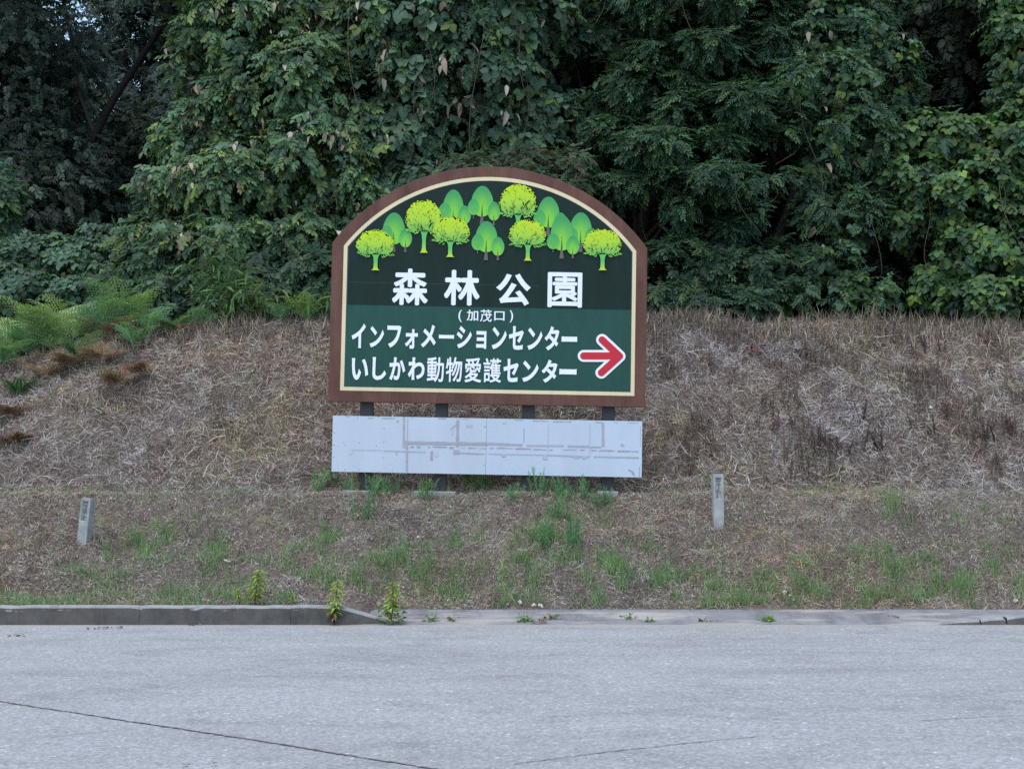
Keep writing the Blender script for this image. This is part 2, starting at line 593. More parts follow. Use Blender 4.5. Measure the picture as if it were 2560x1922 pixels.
def arch_outline(x0, x1, z0, zs, za, n=48):
    """Closed outline: bottom left, bottom right, then the arc from the right shoulder to the left one."""
    hw, rise = (x1 - x0) / 2, za - zs
    R = (hw * hw + rise * rise) / (2 * rise)
    cx, cz = (x0 + x1) / 2, za - R
    a0 = math.asin(hw / R)
    arc = [(cx + R * sin(a0 * (1 - 2 * i / n)), cz + R * cos(a0 * (1 - 2 * i / n))) for i in range(n + 1)]
    return [(x0, z0), (x1, z0)] + arc


def plate(name, outline, y0, y1, mat, parent, bevel=0.0):
    n = len(outline)
    V = [(x, y0, z) for x, z in outline] + [(x, y1, z) for x, z in outline]
    F = [tuple(range(n)), tuple(reversed(range(n, 2 * n)))] + [(i, n + i, n + (i + 1) % n, (i + 1) % n) for i in range(n)]
    return mesh_py(name, V, F, mat, parent, bevel=bevel)


def sheet(name, outline, y, mat, parent, col=None):
    return mesh_py(name, [(x, y, z) for x, z in outline], [tuple(range(len(outline)))], mat, parent, col=col)


bl, br, ls, rs, ap = S(821.8, 1002.7), S(1611.5, 1018.6), S(828.9, 606.9), S(1620.2, 620.8), S(1229.6, 416.7)
SX0, SX1 = (bl[0] + ls[0]) / 2, (br[0] + rs[0]) / 2
SZ0, SZS, SZA = (bl[1] + br[1]) / 2, (ls[1] + rs[1]) / 2, ap[1]
plate("sign_board", arch_outline(SX0, SX1, SZ0, SZS, SZA), 0, .07, M["brown"], sign, .004)
a, b, c, d, e = Z1(178, 1440), Z1(2022, 1490), Z1(199, 540), Z1(2041, 572), Z1(1120, 108)
CX0, CX1 = (a[0] + c[0]) / 2, (b[0] + d[0]) / 2
CZ0, CZS, CZA = (a[1] + b[1]) / 2, (c[1] + d[1]) / 2, e[1]
bw = 24 / 2.5136 / 219.4
out = arch_outline(CX0, CX1, CZ0, CZS, CZA)
inn = arch_outline(CX0 + bw, CX1 - bw, CZ0 + bw, CZS - bw * .25, CZA - bw)
n = len(out)
mesh_py("border_line", [(x, -.003, z) for x, z in out] + [(x, -.003, z) for x, z in inn], [(i, (i + 1) % n, n + (i + 1) % n, n + i) for i in range(n)], M["cream"], sign)
sheet("green_panel", inn, -.004, M["green"], sign)
zsp = (Z1(222, 910)[1] + Z1(2000, 938)[1]) / 2
dk = arch_outline(CX0 + bw + .016, CX1 - bw - .012, zsp, CZS - bw * .3, CZA - bw - .003)
sheet("dark_panel", dk, -.007, M["dark"], sign)
zz = Z1(700, 778)[1]
sheet("panel_seam", [(CX0 + bw + .03, zz - .002), (CX1 - 1.1, zz - .002), (CX1 - 1.1, zz + .002), (CX0 + bw + .03, zz + .002)], -.009, paint("faint_seam", (.035, .05, .052), .5, .1), sign)


def glyph(ch, offset):
    c = bpy.data.curves.new("glyph", 'FONT')
    c.body = ch
    c.offset = offset
    c.resolution_u = 4
    o = bpy.data.objects.new("glyph", c)
    COL.objects.link(o)
    me = bpy.data.meshes.new_from_object(o.evaluated_get(bpy.context.evaluated_depsgraph_get()))
    V = np.array([v.co[:] for v in me.vertices])
    F = [tuple(p.vertices) for p in me.polygons]
    bpy.data.objects.remove(o); bpy.data.curves.remove(c); bpy.data.meshes.remove(me)
    return V, F


def lettering(items, conv, y, name="lettering"):
    VV, FF = [], []
    for ch, (x0, y0, x1, y1), off in items:
        V, F = glyph(ch, max(off, 0))
        cx, cz = conv((x0 + x1) / 2, (y0 + y1) / 2)
        w = abs(conv(x1, y0)[0] - conv(x0, y0)[0]); h = abs(conv(x0, y1)[1] - conv(x0, y0)[1])
        mn, mx = V[:, :2].min(0), V[:, :2].max(0)
        k = len(VV)
        if off > 0:
            sh = [(0, 0, 0, 0)]
        else:                               # dense characters: bold by overlapping shifted films
            sh = [(i, -off * cos(i * pi / 3 + .5), -off * sin(i * pi / 3 + .5), 0) for i in range(6)]
            mn, mx = mn + off, mx - off
        for i_, ox, oz, _ in sh:
            k = len(VV)
            for v in V:
                VV.append((cx + ((v[0] + ox - mn[0]) / (mx[0] - mn[0]) - .5) * w, y - .0003 * i_, cz + ((v[1] + oz - mn[1]) / (mx[1] - mn[1]) - .5) * h))
            FF += [tuple(i + k for i in f) for f in F]
    return mesh_py(name, VV, FF, M["white"], sign)


TY = -.0105
lettering([("森", (505, 683, 730, 913), -.028), ("林", (830, 692, 1055, 915), -.03), ("公", (1157, 715, 1375, 915), .034), ("園", (1480, 707, 1698, 927), -.022)], Z1, TY)
lettering([("(", (920, 942, 942, 1019), .012), ("加", (972, 942, 1045, 1012), .014), ("茂", (1057, 940, 1130, 1017), -.012), ("口", (1145, 952, 1210, 1010), .014), (")", (1242, 945, 1264, 1022), .012)], Z1, TY)
lettering([("イ", (160, 402, 255, 567), .036), ("ン", (282, 420, 378, 563), .036), ("フ", (400, 415, 494, 565), .036), ("ォ", (520, 440, 606, 572), .03), ("メ", (628, 410, 728, 564), .036),
           ("ー", (748, 478, 850, 504), .02), ("シ", (868, 418, 970, 569), .036), ("ョ", (1000, 452, 1068, 572), .03), ("ン", (1105, 425, 1205, 576), .036), ("セ", (1220, 420, 1320, 579), .036),
           ("ン", (1345, 430, 1446, 580), .036), ("タ", (1460, 420, 1560, 584), .036), ("ー", (1575, 489, 1680, 526), .02)], Z4, TY)
lettering([("い", (160, 635, 272, 782), .034), ("し", (300, 628, 394, 782), .034), ("か", (415, 628, 522, 784), .034), ("わ", (540, 630, 652, 782), .034), ("動", (668, 628, 782, 796), -.017),
           ("物", (795, 628, 905, 796), -.017), ("愛", (922, 632, 1034, 799), -.017), ("護", (1048, 635, 1168, 800), -.013), ("セ", (1183, 640, 1285, 796), .036), ("ン", (1310, 652, 1420, 796), .036),
           ("タ", (1440, 645, 1547, 801), .036), ("ー", (1560, 708, 1676, 746), .02)], Z4, TY)


def arrow_outline(r):
    tail, tip, up, dn = (1724, 620), (1966, 622), (1848, 512), (1843, 733)
    def off(p, q, s):
        dx, dy = q[0] - p[0], q[1] - p[1]; L = math.hypot(dx, dy)
        return (-dy / L * s, dx / L * s)
    def isect(p, d1, q, d2):
        det = d1[0] * -d2[1] + d2[0] * d1[1]
        t = ((q[0] - p[0]) * -d2[1] + d2[0] * (q[1] - p[1])) / det
        return (p[0] + d1[0] * t, p[1] + d1[1] * t)
    def cap(c, a0, a1, n=12):
        return [(c[0] + r * cos(a0 + (a1 - a0) * i / n), c[1] + r * sin(a0 + (a1 - a0) * i / n)) for i in range(n + 1)]
    aU = math.atan2(tip[1] - up[1], tip[0] - up[0]); aD = math.atan2(tip[1] - dn[1], tip[0] - dn[0])
    pts = []
    pts += cap(tail, pi / 2, 3 * pi / 2)
    o1 = (up[0] - r * -sin(aU) * -1, up[1])  # placeholder
    nU = (-sin(aU), cos(aU)); nD = (sin(aD), -cos(aD))
    inU = (up[0] + nU[0] * r, up[1] + nU[1] * r)
    pts.append(isect((tail[0], tail[1] - r), (1, 0), inU, (cos(aU), sin(aU))))
    pts += cap(up, aU + pi / 2, aU + 3 * pi / 2)
    outU = (up[0] - nU[0] * r, up[1] - nU[1] * r); outD = (dn[0] - nD[0] * r, dn[1] - nD[1] * r)
    pts += cap(tip, aU - pi / 2, aD + pi / 2, 10)
    pts += cap(dn, aD + pi / 2, aD + 3 * pi / 2)
    inD = (dn[0] + nD[0] * r, dn[1] + nD[1] * r)
    pts.append(isect((tail[0], tail[1] + r), (1, 0), inD, (cos(aD), sin(aD))))
    return [Z4(x, y) for x, y in pts]


ar = sheet("arrow", arrow_outline(24), -.0135, M["red"], sign)
sheet("arrow_outline", arrow_outline(40), -.0105, M["white"], ar)

# printed trees
PG = 0


def lay():
    global PG
    PG += 1
    return -.0095 - PG * .0004


def poly(g, pts, y, cols):
    """Fan from the centroid, colours per point (function of z fraction)."""
    P = np.array(pts)
    c = P.mean(0)
    V = [(c[0], y, c[1])] + [(p[0], y, p[1]) for p in P]
    n = len(P)
    F = [(0, 1 + i, 1 + (i + 1) % n) for i in range(n)]
    z0, z1 = P[:, 1].min(), P[:, 1].max()
    C = [cols((v[2] - z0) / (z1 - z0), v) for v in V]
    g.add(V, F, np.array(C))


def lerp(a, b, t): return tuple(x + (y - x) * min(1, max(0, t)) for x, y in zip(a, b))


YT, YM, YB = (.44, .60, .015), (.33, .54, .04), (.11, .37, .085)


def yellow_tree(cx, top, bot, base, x0, x1, seed):
    r = random.Random(seed)
    root = None
    crown, trunk = Geo(), Geo()
    (lx, zt), (rx, zb) = Z1(x0, top), Z1(x1, bot)
    X, zbase = Z1(cx, base)[0], Z1(cx, base)[1]
    w = (rx - lx) / 2; xm = (lx + rx) / 2
    h = zt - zb
    ycr, ytr = lay(), lay()
    def ccol(f, v): return lerp(YB, YM, f * 2.4) if f < .42 else lerp(YM, YT, (f - .42) * 2.2)
    pts = []
    n = 110
    for i in range(n):
        a = 2 * pi * i / n
        sx, sz = cos(a), sin(a)
        ex = w * (abs(sx) ** .85) * (1 if sx > 0 else -1)
        if sz > 0: ez = zb + h * .42 + h * .58 * sz
        else: ez = zb + h * .42 + h * .40 * sz * (.75 + .4 * abs(sx))
        j = 1 + r.uniform(-.055, .05)
        pts.append((xm + (ex) * j, zb + h * .4 + (ez - zb - h * .4) * j))
    poly(crown, pts, ycr, ccol)
    # gaps between the leaf sprays
    gap = Geo()
    yg = lay()
    for _ in range(105):
        a = r.uniform(0, 2 * pi); q = r.uniform(.1, .93) ** .6
        px, pz = xm + w * q * cos(a), zb + h * .42 + (h * .54 if sin(a) > 0 else h * .36) * q * sin(a)
        f = (pz - zb) / h
        ang = math.atan2(pz - (zb - h * .25), px - X) + r.uniform(-.5, .5)
        L = h * r.uniform(.025, .075) * (1.25 if f < .5 else .8); T = L * r.uniform(.14, .3)
        dx, dz = cos(ang), sin(ang)
        gap.add([(px - dx * L, yg, pz - dz * L), (px + dz * T, yg, pz - dx * T), (px + dx * L, yg, pz + dz * L), (px - dz * T, yg, pz + dx * T)], [(0, 1, 2), (0, 2, 3)],
                lerp((.03, .09, .03), (.2, .35, .015), f * r.uniform(.6, 1.3)))
    # trunk with spreading branches
    tw = w * .115
    prof = [(0, 2.0), (.06, 1.3), (.2, .95), (.55, .9), (.78, 1.15), (1, 2.0)]
    zt_ = zb + h * .12
    V, C = [], []
    for f, k in prof:
        z = zbase + (zt_ - zbase) * f
        V += [(X - tw * k, ytr, z), (X + tw * k, ytr, z)]
        cc = lerp((.50, .62, .02), (.10, .42, .10), f * 3)
        C += [cc, cc]
    F = []
    for i in range(len(prof) - 1):
        F += [(2 * i, 2 * i + 1, 2 * i + 3), (2 * i, 2 * i + 3, 2 * i + 2)]
    trunk.add(V, F, np.array(C))
    for k in range(9):
        t = (k - 4) / 4
        a = pi / 2 - t * 1.15
        L = h * (.42 - .1 * abs(t)); dx, dz = cos(a), sin(a)
        bx = X + tw * .9 * t; bz = zt_ - h * .04
        trunk.add([(bx - dz * tw * .35, ytr - .0001, bz + dx * tw * .35), (bx + dz * tw * .35, ytr - .0001, bz - dx * tw * .35), (bx + dx * L, ytr - .0001, bz + dz * L)], [(0, 1, 2)],
                  np.array([(.11, .42, .09)] * 2 + [(.3, .56, .05)]))
    # leafy tufts hanging under the crown and along its rim
    for _ in range(60):
        a = r.uniform(-.25, pi + .25)
        q = r.uniform(.9, 1.06)
        px, pz = xm + w * q * cos(a) * .98, zb + h * .42 + (h * .57 if sin(a) > 0 else h * .35) * q * sin(a)
        s_ = w * r.uniform(.03, .07)
        f = (pz - zb) / h
        crown.add([(px + s_ * cos(t * 2 * pi / 5 + a), ycr - .0001, pz + s_ * sin(t * 2 * pi / 5 + a)) for t in range(5)], [(0, 1, 2), (0, 2, 3), (0, 3, 4)], np.array([ccol(f, None)] * 5))
    for sg in (-1, 1):
        for k in range(7):
            px = X + sg * w * (.3 + .1 * k); pz = zb + h * (.02 + .018 * k) + r.uniform(-.01, .01)
            L = w * .16
            crown.add([(px, ycr - .0001, pz + h * .06), (px + sg * L, ycr - .0001, pz - r.uniform(0, .02)), (px + sg * L * .3, ycr - .0001, pz - h * .03)], [(0, 1, 2)], np.array([(.2, .5, .07)] * 3))
    t = trunk.build("printed_tree", M["print"], sign, local=True)
    cr = crown.build("crown", M["print"], t, local=True)
    gap.build("crown_gap", M["print"], t, local=True)
    return t


def egg(cx, zt, zb, hw, n=40):
    pts = []
    for i in range(n):
        a = 2 * pi * i / n
        z = (zt + zb) / 2 + (zt - zb) / 2 * sin(a)
        f = (z - zb) / (zt - zb)
        k = 1.0 if f < .4 else 1 - .22 * ((f - .4) / .6) ** 1.6
        pts.append((cx + hw * k * (abs(cos(a)) ** .9) * (1 if cos(a) > 0 else -1), z))
    return pts


def green_group(group):
    for it in group: green_tree([it])


def green_tree(items):
    """items: (cx, top, bottom, half width, trunk base, thin)"""
    tr, cr = Geo(), Geo()
    for cx, top, bot, hw, base, thin in items:
        (X, zt), zb = Z1(cx, top), Z1(cx, bot)[1]
        hwm = hw / 2.5136 / 219.4
        y0 = lay()
        h = zt - zb
        def cf(f, v):
            if thin: return lerp((.12, .44, .07), (.05, .31, .085), f * 1.2)
            d = abs(v[0] - X) / hwm
            lo = lerp((.22, .55, .035), (.10, .40, .08), d * 1.2)
            return lerp(lo, (.035, .27, .085), (f - .3) * 1.7)
        # concentric rings so the printed colours run smoothly
        prev = None
        ring = egg(X, zt, zb, hwm)
        c0 = (X, zb + h * .42)
        for q in (1.0, .75, .5, .25):
            pts = [(c0[0] + (p[0] - c0[0]) * q, c0[1] + (p[1] - c0[1]) * q) for p in ring]
            cur = [(p[0], y0, p[1]) for p in pts]
            if prev is not None:
                n = len(cur)
                V = prev + cur
                F = []
                for i in range(n):
                    k = (i + 1) % n
                    F += [(i, k, n + k), (i, n + k, n + i)]
                cr.add(V, F, np.array([cf((v[2] - zb) / h, v) for v in V]))
            prev = cur
        n = len(prev)
        V = prev + [(c0[0], y0, c0[1])]
        cr.add(V, [(i, (i + 1) % n, n) for i in range(n)], np.array([cf((v[2] - zb) / h, v) for v in V]))
        yt = lay()
        zbase = Z1(cx, base)[1]
        tw = hwm * (.12 if not thin else .06)
        ztp = zb + h * .42
        zm = zb + h * .02
        tc, tl = (.05, .10, .03), (.115, .10, .085)
        tr.add([(X - tw * 1.6, yt, zbase), (X + tw * 1.6, yt, zbase), (X + tw * .8, yt, zm), (X - tw * .8, yt, zm)], [(0, 1, 2), (0, 2, 3)], np.array([tl] * 4))
        tr.add([(X - tw * .7, yt, zm), (X + tw * .7, yt, zm), (X + tw * .1, yt, ztp), (X - tw * .1, yt, ztp)], [(0, 1, 2), (0, 2, 3)], np.array([tc if not thin else (.12, .26, .09)] * 4))
        if thin:
            for s_ in (-1, 1):
                for q in (.1, .2, .28):
                    zz_ = zb + h * q
                    tr.add([(X, yt, zz_), (X + s_ * hwm * .45, yt, zz_ + h * .2), (X + s_ * hwm * .4, yt, zz_ + h * .2)], [(0, 1, 2)], np.array([(.12, .26, .09)] * 3))
    t = tr.build("printed_tree", M["print"], sign, local=True)
    cr.build("crown", M["print"], t, local=True)


green_group([(518, 332, 532, 70, 580, 0), (472, 413, 530, 41, 545, 1), (590, 430, 550, 41, 580, 0)])
green_group([(890, 188, 398, 66, 420, 0), (836, 270, 374, 40, 385, 1), (960, 288, 405, 41, 425, 0)])
green_group([(1072, 165, 358, 70, 405, 0), (1017, 246, 348, 37, 370, 1), (1145, 265, 383, 40, 412, 0)])
green_group([(1487, 233, 428, 70, 480, 0), (1432, 316, 418, 40, 430, 1), (1562, 333, 440, 42, 455, 0)])
green_group([(1690, 332, 528, 70, 580, 0), (1636, 430, 520, 38, 530, 1), (1755, 430, 545, 40, 560, 0)])
green_group([(1098, 387, 582, 70, 632, 0), (1043, 467, 570, 40, 590, 1), (1170, 486, 604, 41, 632, 0)])
green_group([(1572, 350, 572, 72, 622, 0), (1516, 463, 563, 41, 582, 1), (1640, 478, 596, 42, 620, 0)])
yellow_tree(703, 258, 472, 585, 595, 812, 1)
yellow_tree(868, 362, 532, 612, 762, 987, 2)
yellow_tree(400, 445, 612, 695, 288, 512, 3)
yellow_tree(1293, 160, 368, 440, 1185, 1407, 4)
yellow_tree(1355, 382, 552, 635, 1242, 1465, 5)
yellow_tree(1824, 440, 612, 695, 1708, 1938, 6)

# blank white board with seams and tape residue
tl, blb, trr, brr = ZA(118, 140), ZA(98, 880), ZB(2090, 237), ZB(2070, 972)
wx0, wx1 = (tl[0] + blb[0]) / 2, (trr[0] + brr[0]) / 2
wz1, wz0 = (tl[1] + trr[1]) / 2, (blb[1] + brr[1]) / 2
bb = box("blank_board", wx0 + .004, wx1 - .004, .006, .05, wz0 + .004, wz1 - .004, M["blankedge"], sign)
sxm = (ZA(2140, 300)[0] + ZA(2132, 800)[0]) / 2
box("board_sheet", wx0, sxm - .003, 0, .005, wz0, wz1, M["blank"], bb)
box("board_sheet", sxm + .003, wx1, 0, .005, wz0, wz1, paint("blank_board_paint_right", (.41, .48, .57), .45, .06, True, 2.0), bb)

rs_ = Geo()
RC = (.30, .295, .335)


def rect(conv, x0, y0, x1, y1, a=1.0, lay_=0):
    r = random.Random(int(x0 * 7 + y0))
    c = lerp((.43, .50, .585), RC, a)
    P0, P1 = conv(x0, y0), conv(x1, y1)
    xa, xb = sorted((P0[0], P1[0])); za, zb_ = sorted((P0[1], P1[1]))
    y = -.0022 - lay_ * .0006
    nseg = max(1, int((xb - xa) / .06)); ns2 = max(1, int((zb_ - za) / .06))
    horizontal = (xb - xa) > (zb_ - za)
    n = nseg if horizontal else ns2
    V, F = [], []
    for i in range(n + 1):
        j1, j2 = r.uniform(-.004, .004), r.uniform(-.004, .004)
        t = i / n
        if horizontal: V += [(xa + (xb - xa) * t, y, za + j1), (xa + (xb - xa) * t, y, zb_ + j2)]
        else: V += [(xa + j1, y, za + (zb_ - za) * t), (xb + j2, y, za + (zb_ - za) * t)]
    for i in range(n):
        F += [(2 * i, 2 * i + 2, 2 * i + 3), (2 * i, 2 * i + 3, 2 * i + 1)]
    rs_.add(V, F, np.array(c))


def line(conv, x0, y0, x1, y1, w, a=1.0, lay_=0):
    c = lerp((.43, .50, .585), RC, a)
    n = 10
    V, F = [], []
    r = random.Random(int(x0 + y1))
    y = -.0022 - lay_ * .0006
    dx, dy = x1 - x0, y1 - y0; L = math.hypot(dx, dy)
    nxx, nyy = -dy / L, dx / L
    for i in range(n + 1):
        t = i / n; ww = w / 2 * r.uniform(.7, 1.2)
        p = conv(x0 + dx * t + nxx * ww, y0 + dy * t + nyy * ww); q = conv(x0 + dx * t - nxx * ww, y0 + dy * t - nyy * ww)
        V += [(p[0], y, p[1]), (q[0], y, q[1])]
    for i in range(n):
        F += [(2 * i, 2 * i + 2, 2 * i + 3), (2 * i, 2 * i + 3, 2 * i + 1)]
    rs_.add(V, F, np.array(c))


line(ZA, 1054, 170, 1050, 575, 28, .9)
rect(ZA, 1034, 490, 1100, 575, .75, 1)
line(ZA, 1060, 508, 2138, 524, 44, .95, 2)
line(ZA, 1104, 182, 1098, 490, 8, .9)
line(ZA, 1094, 545, 1090, 884, 22, .9, 3)
line(ZA, 1762, 210, 1756, 560, 33, 1, 3)
rect(ZA, 1402, 617, 1432, 745, 1.1)
rect(ZA, 1455, 620, 1505, 695, .25)
rect(ZA, 1865, 272, 1955, 305, .55)
rect(ZA, 2105, 280, 2136, 310, .6)
line(ZA, 1668, 332, 1738, 272, 24, .7)
line(ZA, 1692, 330, 1690, 410, 20, .3, 1)
rect(ZA, 1705, 600, 1780, 655, .85, 4)
line(ZA, 1782, 640, 2105, 655, 13, .8, 5)
line(ZA, 335, 602, 760, 608, 13, .5)
line(ZA, 775, 612, 1340, 630, 13, .6, 4)
rect(ZA, 330, 602, 378, 660, .2, 1)
for q in [(1135, 550, 1180, 566), (1220, 555, 1268, 570), (1360, 558, 1400, 570), (1430, 555, 1620, 570), (1650, 565, 1710, 577), (1790, 570, 1870, 580), (1900, 570, 2020, 583), (2040, 578, 2130, 587)]:
    rect(ZA, *q, 1.3, 6)
for q in [(580, 177, 665, 185), (760, 180, 935, 190), (1140, 180, 1280, 189), (1500, 186, 1610, 194), (1660, 191, 1900, 198), (962, 215, 976, 240), (950, 645, 962, 668), (436, 168, 448, 182), (700, 165, 725, 173), (280, 160, 330, 166)]:
    rect(ZA, *q, 1.6, 1)
for x, y in [(260, 500), (465, 508), (790, 322), (785, 495), (690, 548), (280, 540), (780, 700), (460, 865), (640, 868), (900, 878), (280, 858), (125, 860), (2108, 800), (135, 375), (130, 535), (130, 700)]:
    rect(ZA, x - 9, y - 5, x + 9, y + 5, .8, 1)
line(ZB, 10, 520, 505, 540, 36, .9)
line(ZB, 560, 545, 1045, 550, 27, .7)
line(ZB, 1100, 555, 1390, 560, 28, .85)
rect(ZB, 1405, 552, 1540, 578, .95)
line(ZB, 1566, 242, 1568, 560, 30, .85, 1)
line(ZB, 526, 322, 526, 510, 11, .9, 1)
for q in [(70, 570, 130, 584), (165, 570, 380, 588), (410, 576, 620, 596), (650, 592, 820, 605), (865, 596, 905, 607), (1045, 595, 1225, 607), (1270, 598, 1335, 608), (1410, 600, 1490, 613), (1515, 604, 1725, 620), (1755, 611, 2030, 628)]:
    rect(ZB, *q, 1.3, 3)
line(ZB, 50, 652, 830, 668, 11, .45, 4)
line(ZB, 830, 668, 1380, 690, 19, .6, 4)
line(ZB, 1450, 690, 2035, 703, 16, .7, 4)
for q in [(235, 655, 285, 690, .5), (780, 670, 830, 728, .45), (1185, 690, 1245, 712, .6), (1290, 680, 1335, 722, .5), (1800, 525, 1845, 550, .6), (240, 238, 290, 252, .3)]:
    rect(ZB, *q, 5)
for q in [(375, 208, 515, 217), (640, 216, 730, 224), (740, 219, 860, 228), (905, 224, 1150, 236), (1465, 235, 1555, 244), (1700, 242, 1760, 248), (1890, 246, 2030, 252)]:
    rect(ZB, *q, 1.4, 1)
line(ZB, 1905, 865, 1955, 890, 14, 1.4, 2); line(ZB, 1950, 885, 1975, 930, 26, 1.2, 3); line(ZB, 1900, 862, 1912, 880, 8, 1.4, 4)
line(ZB, 2062, 300, 2056, 560, 5, .9); line(ZB, 2048, 820, 2044, 955, 8, 1.0)
line(ZB, 848, 260, 838, 640, 5, .4, 7); line(ZB, 1395, 250, 1388, 700, 5, .3, 7)
rs_.build("tape_residue", M["residue"], bb, local=True)

# posts and footing pads
for i, (xa, xb, yb) in enumerate([(893, 925, 1220), (1083, 1114.5, 1221), (1302, 1334, 1222), (1504.5, 1536, 1222)]):
    c = S((xa + xb) / 2, yb)
    w = (xb - xa) / 219.4 / 2
    box("post", c[0] - w, c[0] + w, .075, .215, -.35, SZS - .1 + (.35 if i in (1, 2) else 0), M["post"], sign, .008)
for i, (x0, x1, py) in enumerate([(858, 925, 1223), (1035, 1140, 1225), (1272, 1345, 1226), (1495, 1545, 1225)]):
    a, b = S(x0, py), S(x1, py)
    zc = (a[1] + b[1]) / 2
    bx = box("footing", a[0], b[0], -.12 + .02 * i, .4, zc - .3, zc - .012, M["footing"], sign, .01)

# ------------------------------------------------------------------ concrete boundary markers
def marker(px, py, h, w, lean_x, label, rz, marks):
    p = ground(px, py)
    r = empty("boundary_marker", (p[0], p[1], p[2] - .02), label, "marker", "concrete boundary markers on the bank")
    r.rotation_euler = (radians(-3), radians(lean_x), radians(rz))
    d = w
    hw = w / 2
    # body with a recessed inscription panel in its front face
    x0, x1, z0, z1, dp = -hw * .6, hw * .6, h * .50, h * .93, .012
    V = [(-hw, -d / 2, -.3), (hw, -d / 2, -.3), (hw, -d / 2, h), (-hw, -d / 2, h),
         (x0, -d / 2, z0), (x1, -d / 2, z0), (x1, -d / 2, z1), (x0, -d / 2, z1),
         (x0 + .006, -d / 2 + dp, z0 + .008), (x1 - .006, -d / 2 + dp, z0 + .008), (x1 - .006, -d / 2 + dp, z1 - .008), (x0 + .006, -d / 2 + dp, z1 - .008),
         (-hw, d / 2, -.3), (hw, d / 2, -.3), (hw, d / 2, h), (-hw, d / 2, h)]
    F = [(0, 1, 5, 4), (1, 2, 6, 5), (2, 3, 7, 6), (3, 0, 4, 7), (4, 5, 9, 8), (5, 6, 10, 9), (6, 7, 11, 10), (7, 4, 8, 11), (8, 9, 10, 11),
         (1, 13, 14, 2), (0, 3, 15, 12), (3, 2, 14, 15), (13, 12, 15, 14)]
    mesh_py("concrete_body", V, F, M["stake"], r, bevel=.004)
    g = Geo()
    pw, ph = (x1 - x0), (z1 - z0)
    for k, (ax, az_, bx_, bz, t) in enumerate(marks):
        A = np.array((x0 + pw * ax, z1 - ph * az_)); B = np.array((x0 + pw * bx_, z1 - ph * bz))
        dd = B - A; L = np.linalg.norm(dd); nn = np.array((-dd[1], dd[0])) / L * t * pw / 2
        y = -d / 2 + dp - .003 - .0005 * k
        g.add([(A[0] + nn[0], y, A[1] + nn[1]), (B[0] + nn[0], y, B[1] + nn[1]), (B[0] - nn[0], y, B[1] - nn[1]), (A[0] - nn[0], y, A[1] - nn[1])], [(0, 1, 2), (0, 2, 3)], (.10, .105, .11))
    g.build("inscription", M["print"], r, local=True)


marker(1551, 1130, .545, .112, 0.3, "upright grey concrete boundary marker to the right of the sign", 4,
       [(.1, .03, .9, .03, .5), (.15, .16, .85, .16, .22), (.45, .24, .2, .33, .16), (.55, .24, .82, .33, .16), (.5, .3, .5, .42, .2), (.62, .42, .35, .6, .16), (.35, .6, .3, .95, .18), (.1, .62, .85, .62, .1), (.62, .72, .85, .72, .1)])
marker(181, 1172, .49, .112, 4.0, "leaning grey concrete boundary marker at the left foot of the bank", -14,
       [(.15, .05, .85, .05, .4), (.1, .2, .85, .2, .2), (.55, .22, .6, .36, .3), (.35, .36, .35, .6, .3), (.7, .38, .7, .62, .14), (.35, .5, .75, .5, .2), (.4, .68, .25, .92, .2), (.3, .74, .8, .78, .14), (.2, .93, .85, .93, .12)])

# ------------------------------------------------------------------ leaf templates
def leaf_tmpl(width=.9, cup=.1, droop=.15, rows=((.0, 0.), (.28, 1.), (.6, .85), (1., 0.))):
    V, F, Wt = [], [], []
    idx = []
    for y, w in rows:
        z = -droop * y * y
        if w == 0:
            V.append((0, y, z)); idx.append((len(V) - 1,) * 3); Wt.append(1.0)
        else:
            k = len(V)
            V += [(-width / 2 * w, y, z + cup * w), (0, y, z), (width / 2 * w, y, z + cup * w)]
            Wt += [.96, 1.08, .96]
            idx.append((k, k + 1, k + 2))
    for a, b in zip(idx[:-1], idx[1:]):
        for i in (0, 1):
            q = [a[i], a[i + 1], b[i + 1], b[i]]
            u = []
            for v in q:
                if v not in u: u.append(v)
            if len(u) == 4: F += [(u[0], u[1], u[2]), (u[0], u[2], u[3])]
            elif len(u) == 3: F.append(tuple(u))
    return np.array(V, float), np.array(F), np.array(Wt)


def merge(parts):
    V, F, Wt, n = [], [], [], 0
    for (v, f, w) in parts:
        V.append(v); F.append(f + n); Wt.append(w); n += len(v)
    return np.concatenate(V), np.concatenate(F), np.concatenate(Wt)


def xform(t, s, ang, off, tilt=0, tw=1.0):
    V, F, Wt = t
    V = V * s
    c, s_ = cos(tilt), sin(tilt)
    V = np.stack([V[:, 0], V[:, 1] * c - V[:, 2] * s_, V[:, 1] * s_ + V[:, 2] * c], 1)
    c, s_ = cos(ang), sin(ang)
    V = np.stack([V[:, 0] * c + V[:, 1] * s_, -V[:, 0] * s_ + V[:, 1] * c, V[:, 2]], 1) + np.array(off)
    return V, F, Wt * tw


L_K = leaf_tmpl(.95, .09, .2, ((0, 0), (.12, .72), (.38, 1.), (.7, .72), (1., 0)))
TRIFOL = merge([xform(L_K, 1, 0, (0, .35, 0), -.15), xform(L_K, .92, 1.45, (.03, .18, 0), -.25), xform(L_K, .9, -1.4, (-.03, .2, 0), -.3)])
TRIFOL2 = merge([xform(L_K, 1, .2, (0, .3, 0), -.45), xform(L_K, .9, 1.2, (.05, .12, -.03), -.1), xform(L_K, .95, -1.6, (-.05, .12, .02), -.5)])
LK1 = xform(L_K, 1.0, 0, (0, 0, 0), -.1)
L_S = leaf_tmpl(.42, .05, .1, ((0, 0), (.4, 1.), (1., 0)))
L_M = leaf_tmpl(.55, .06, .15, ((0, 0), (.35, 1.), (.7, .7), (1., 0)))


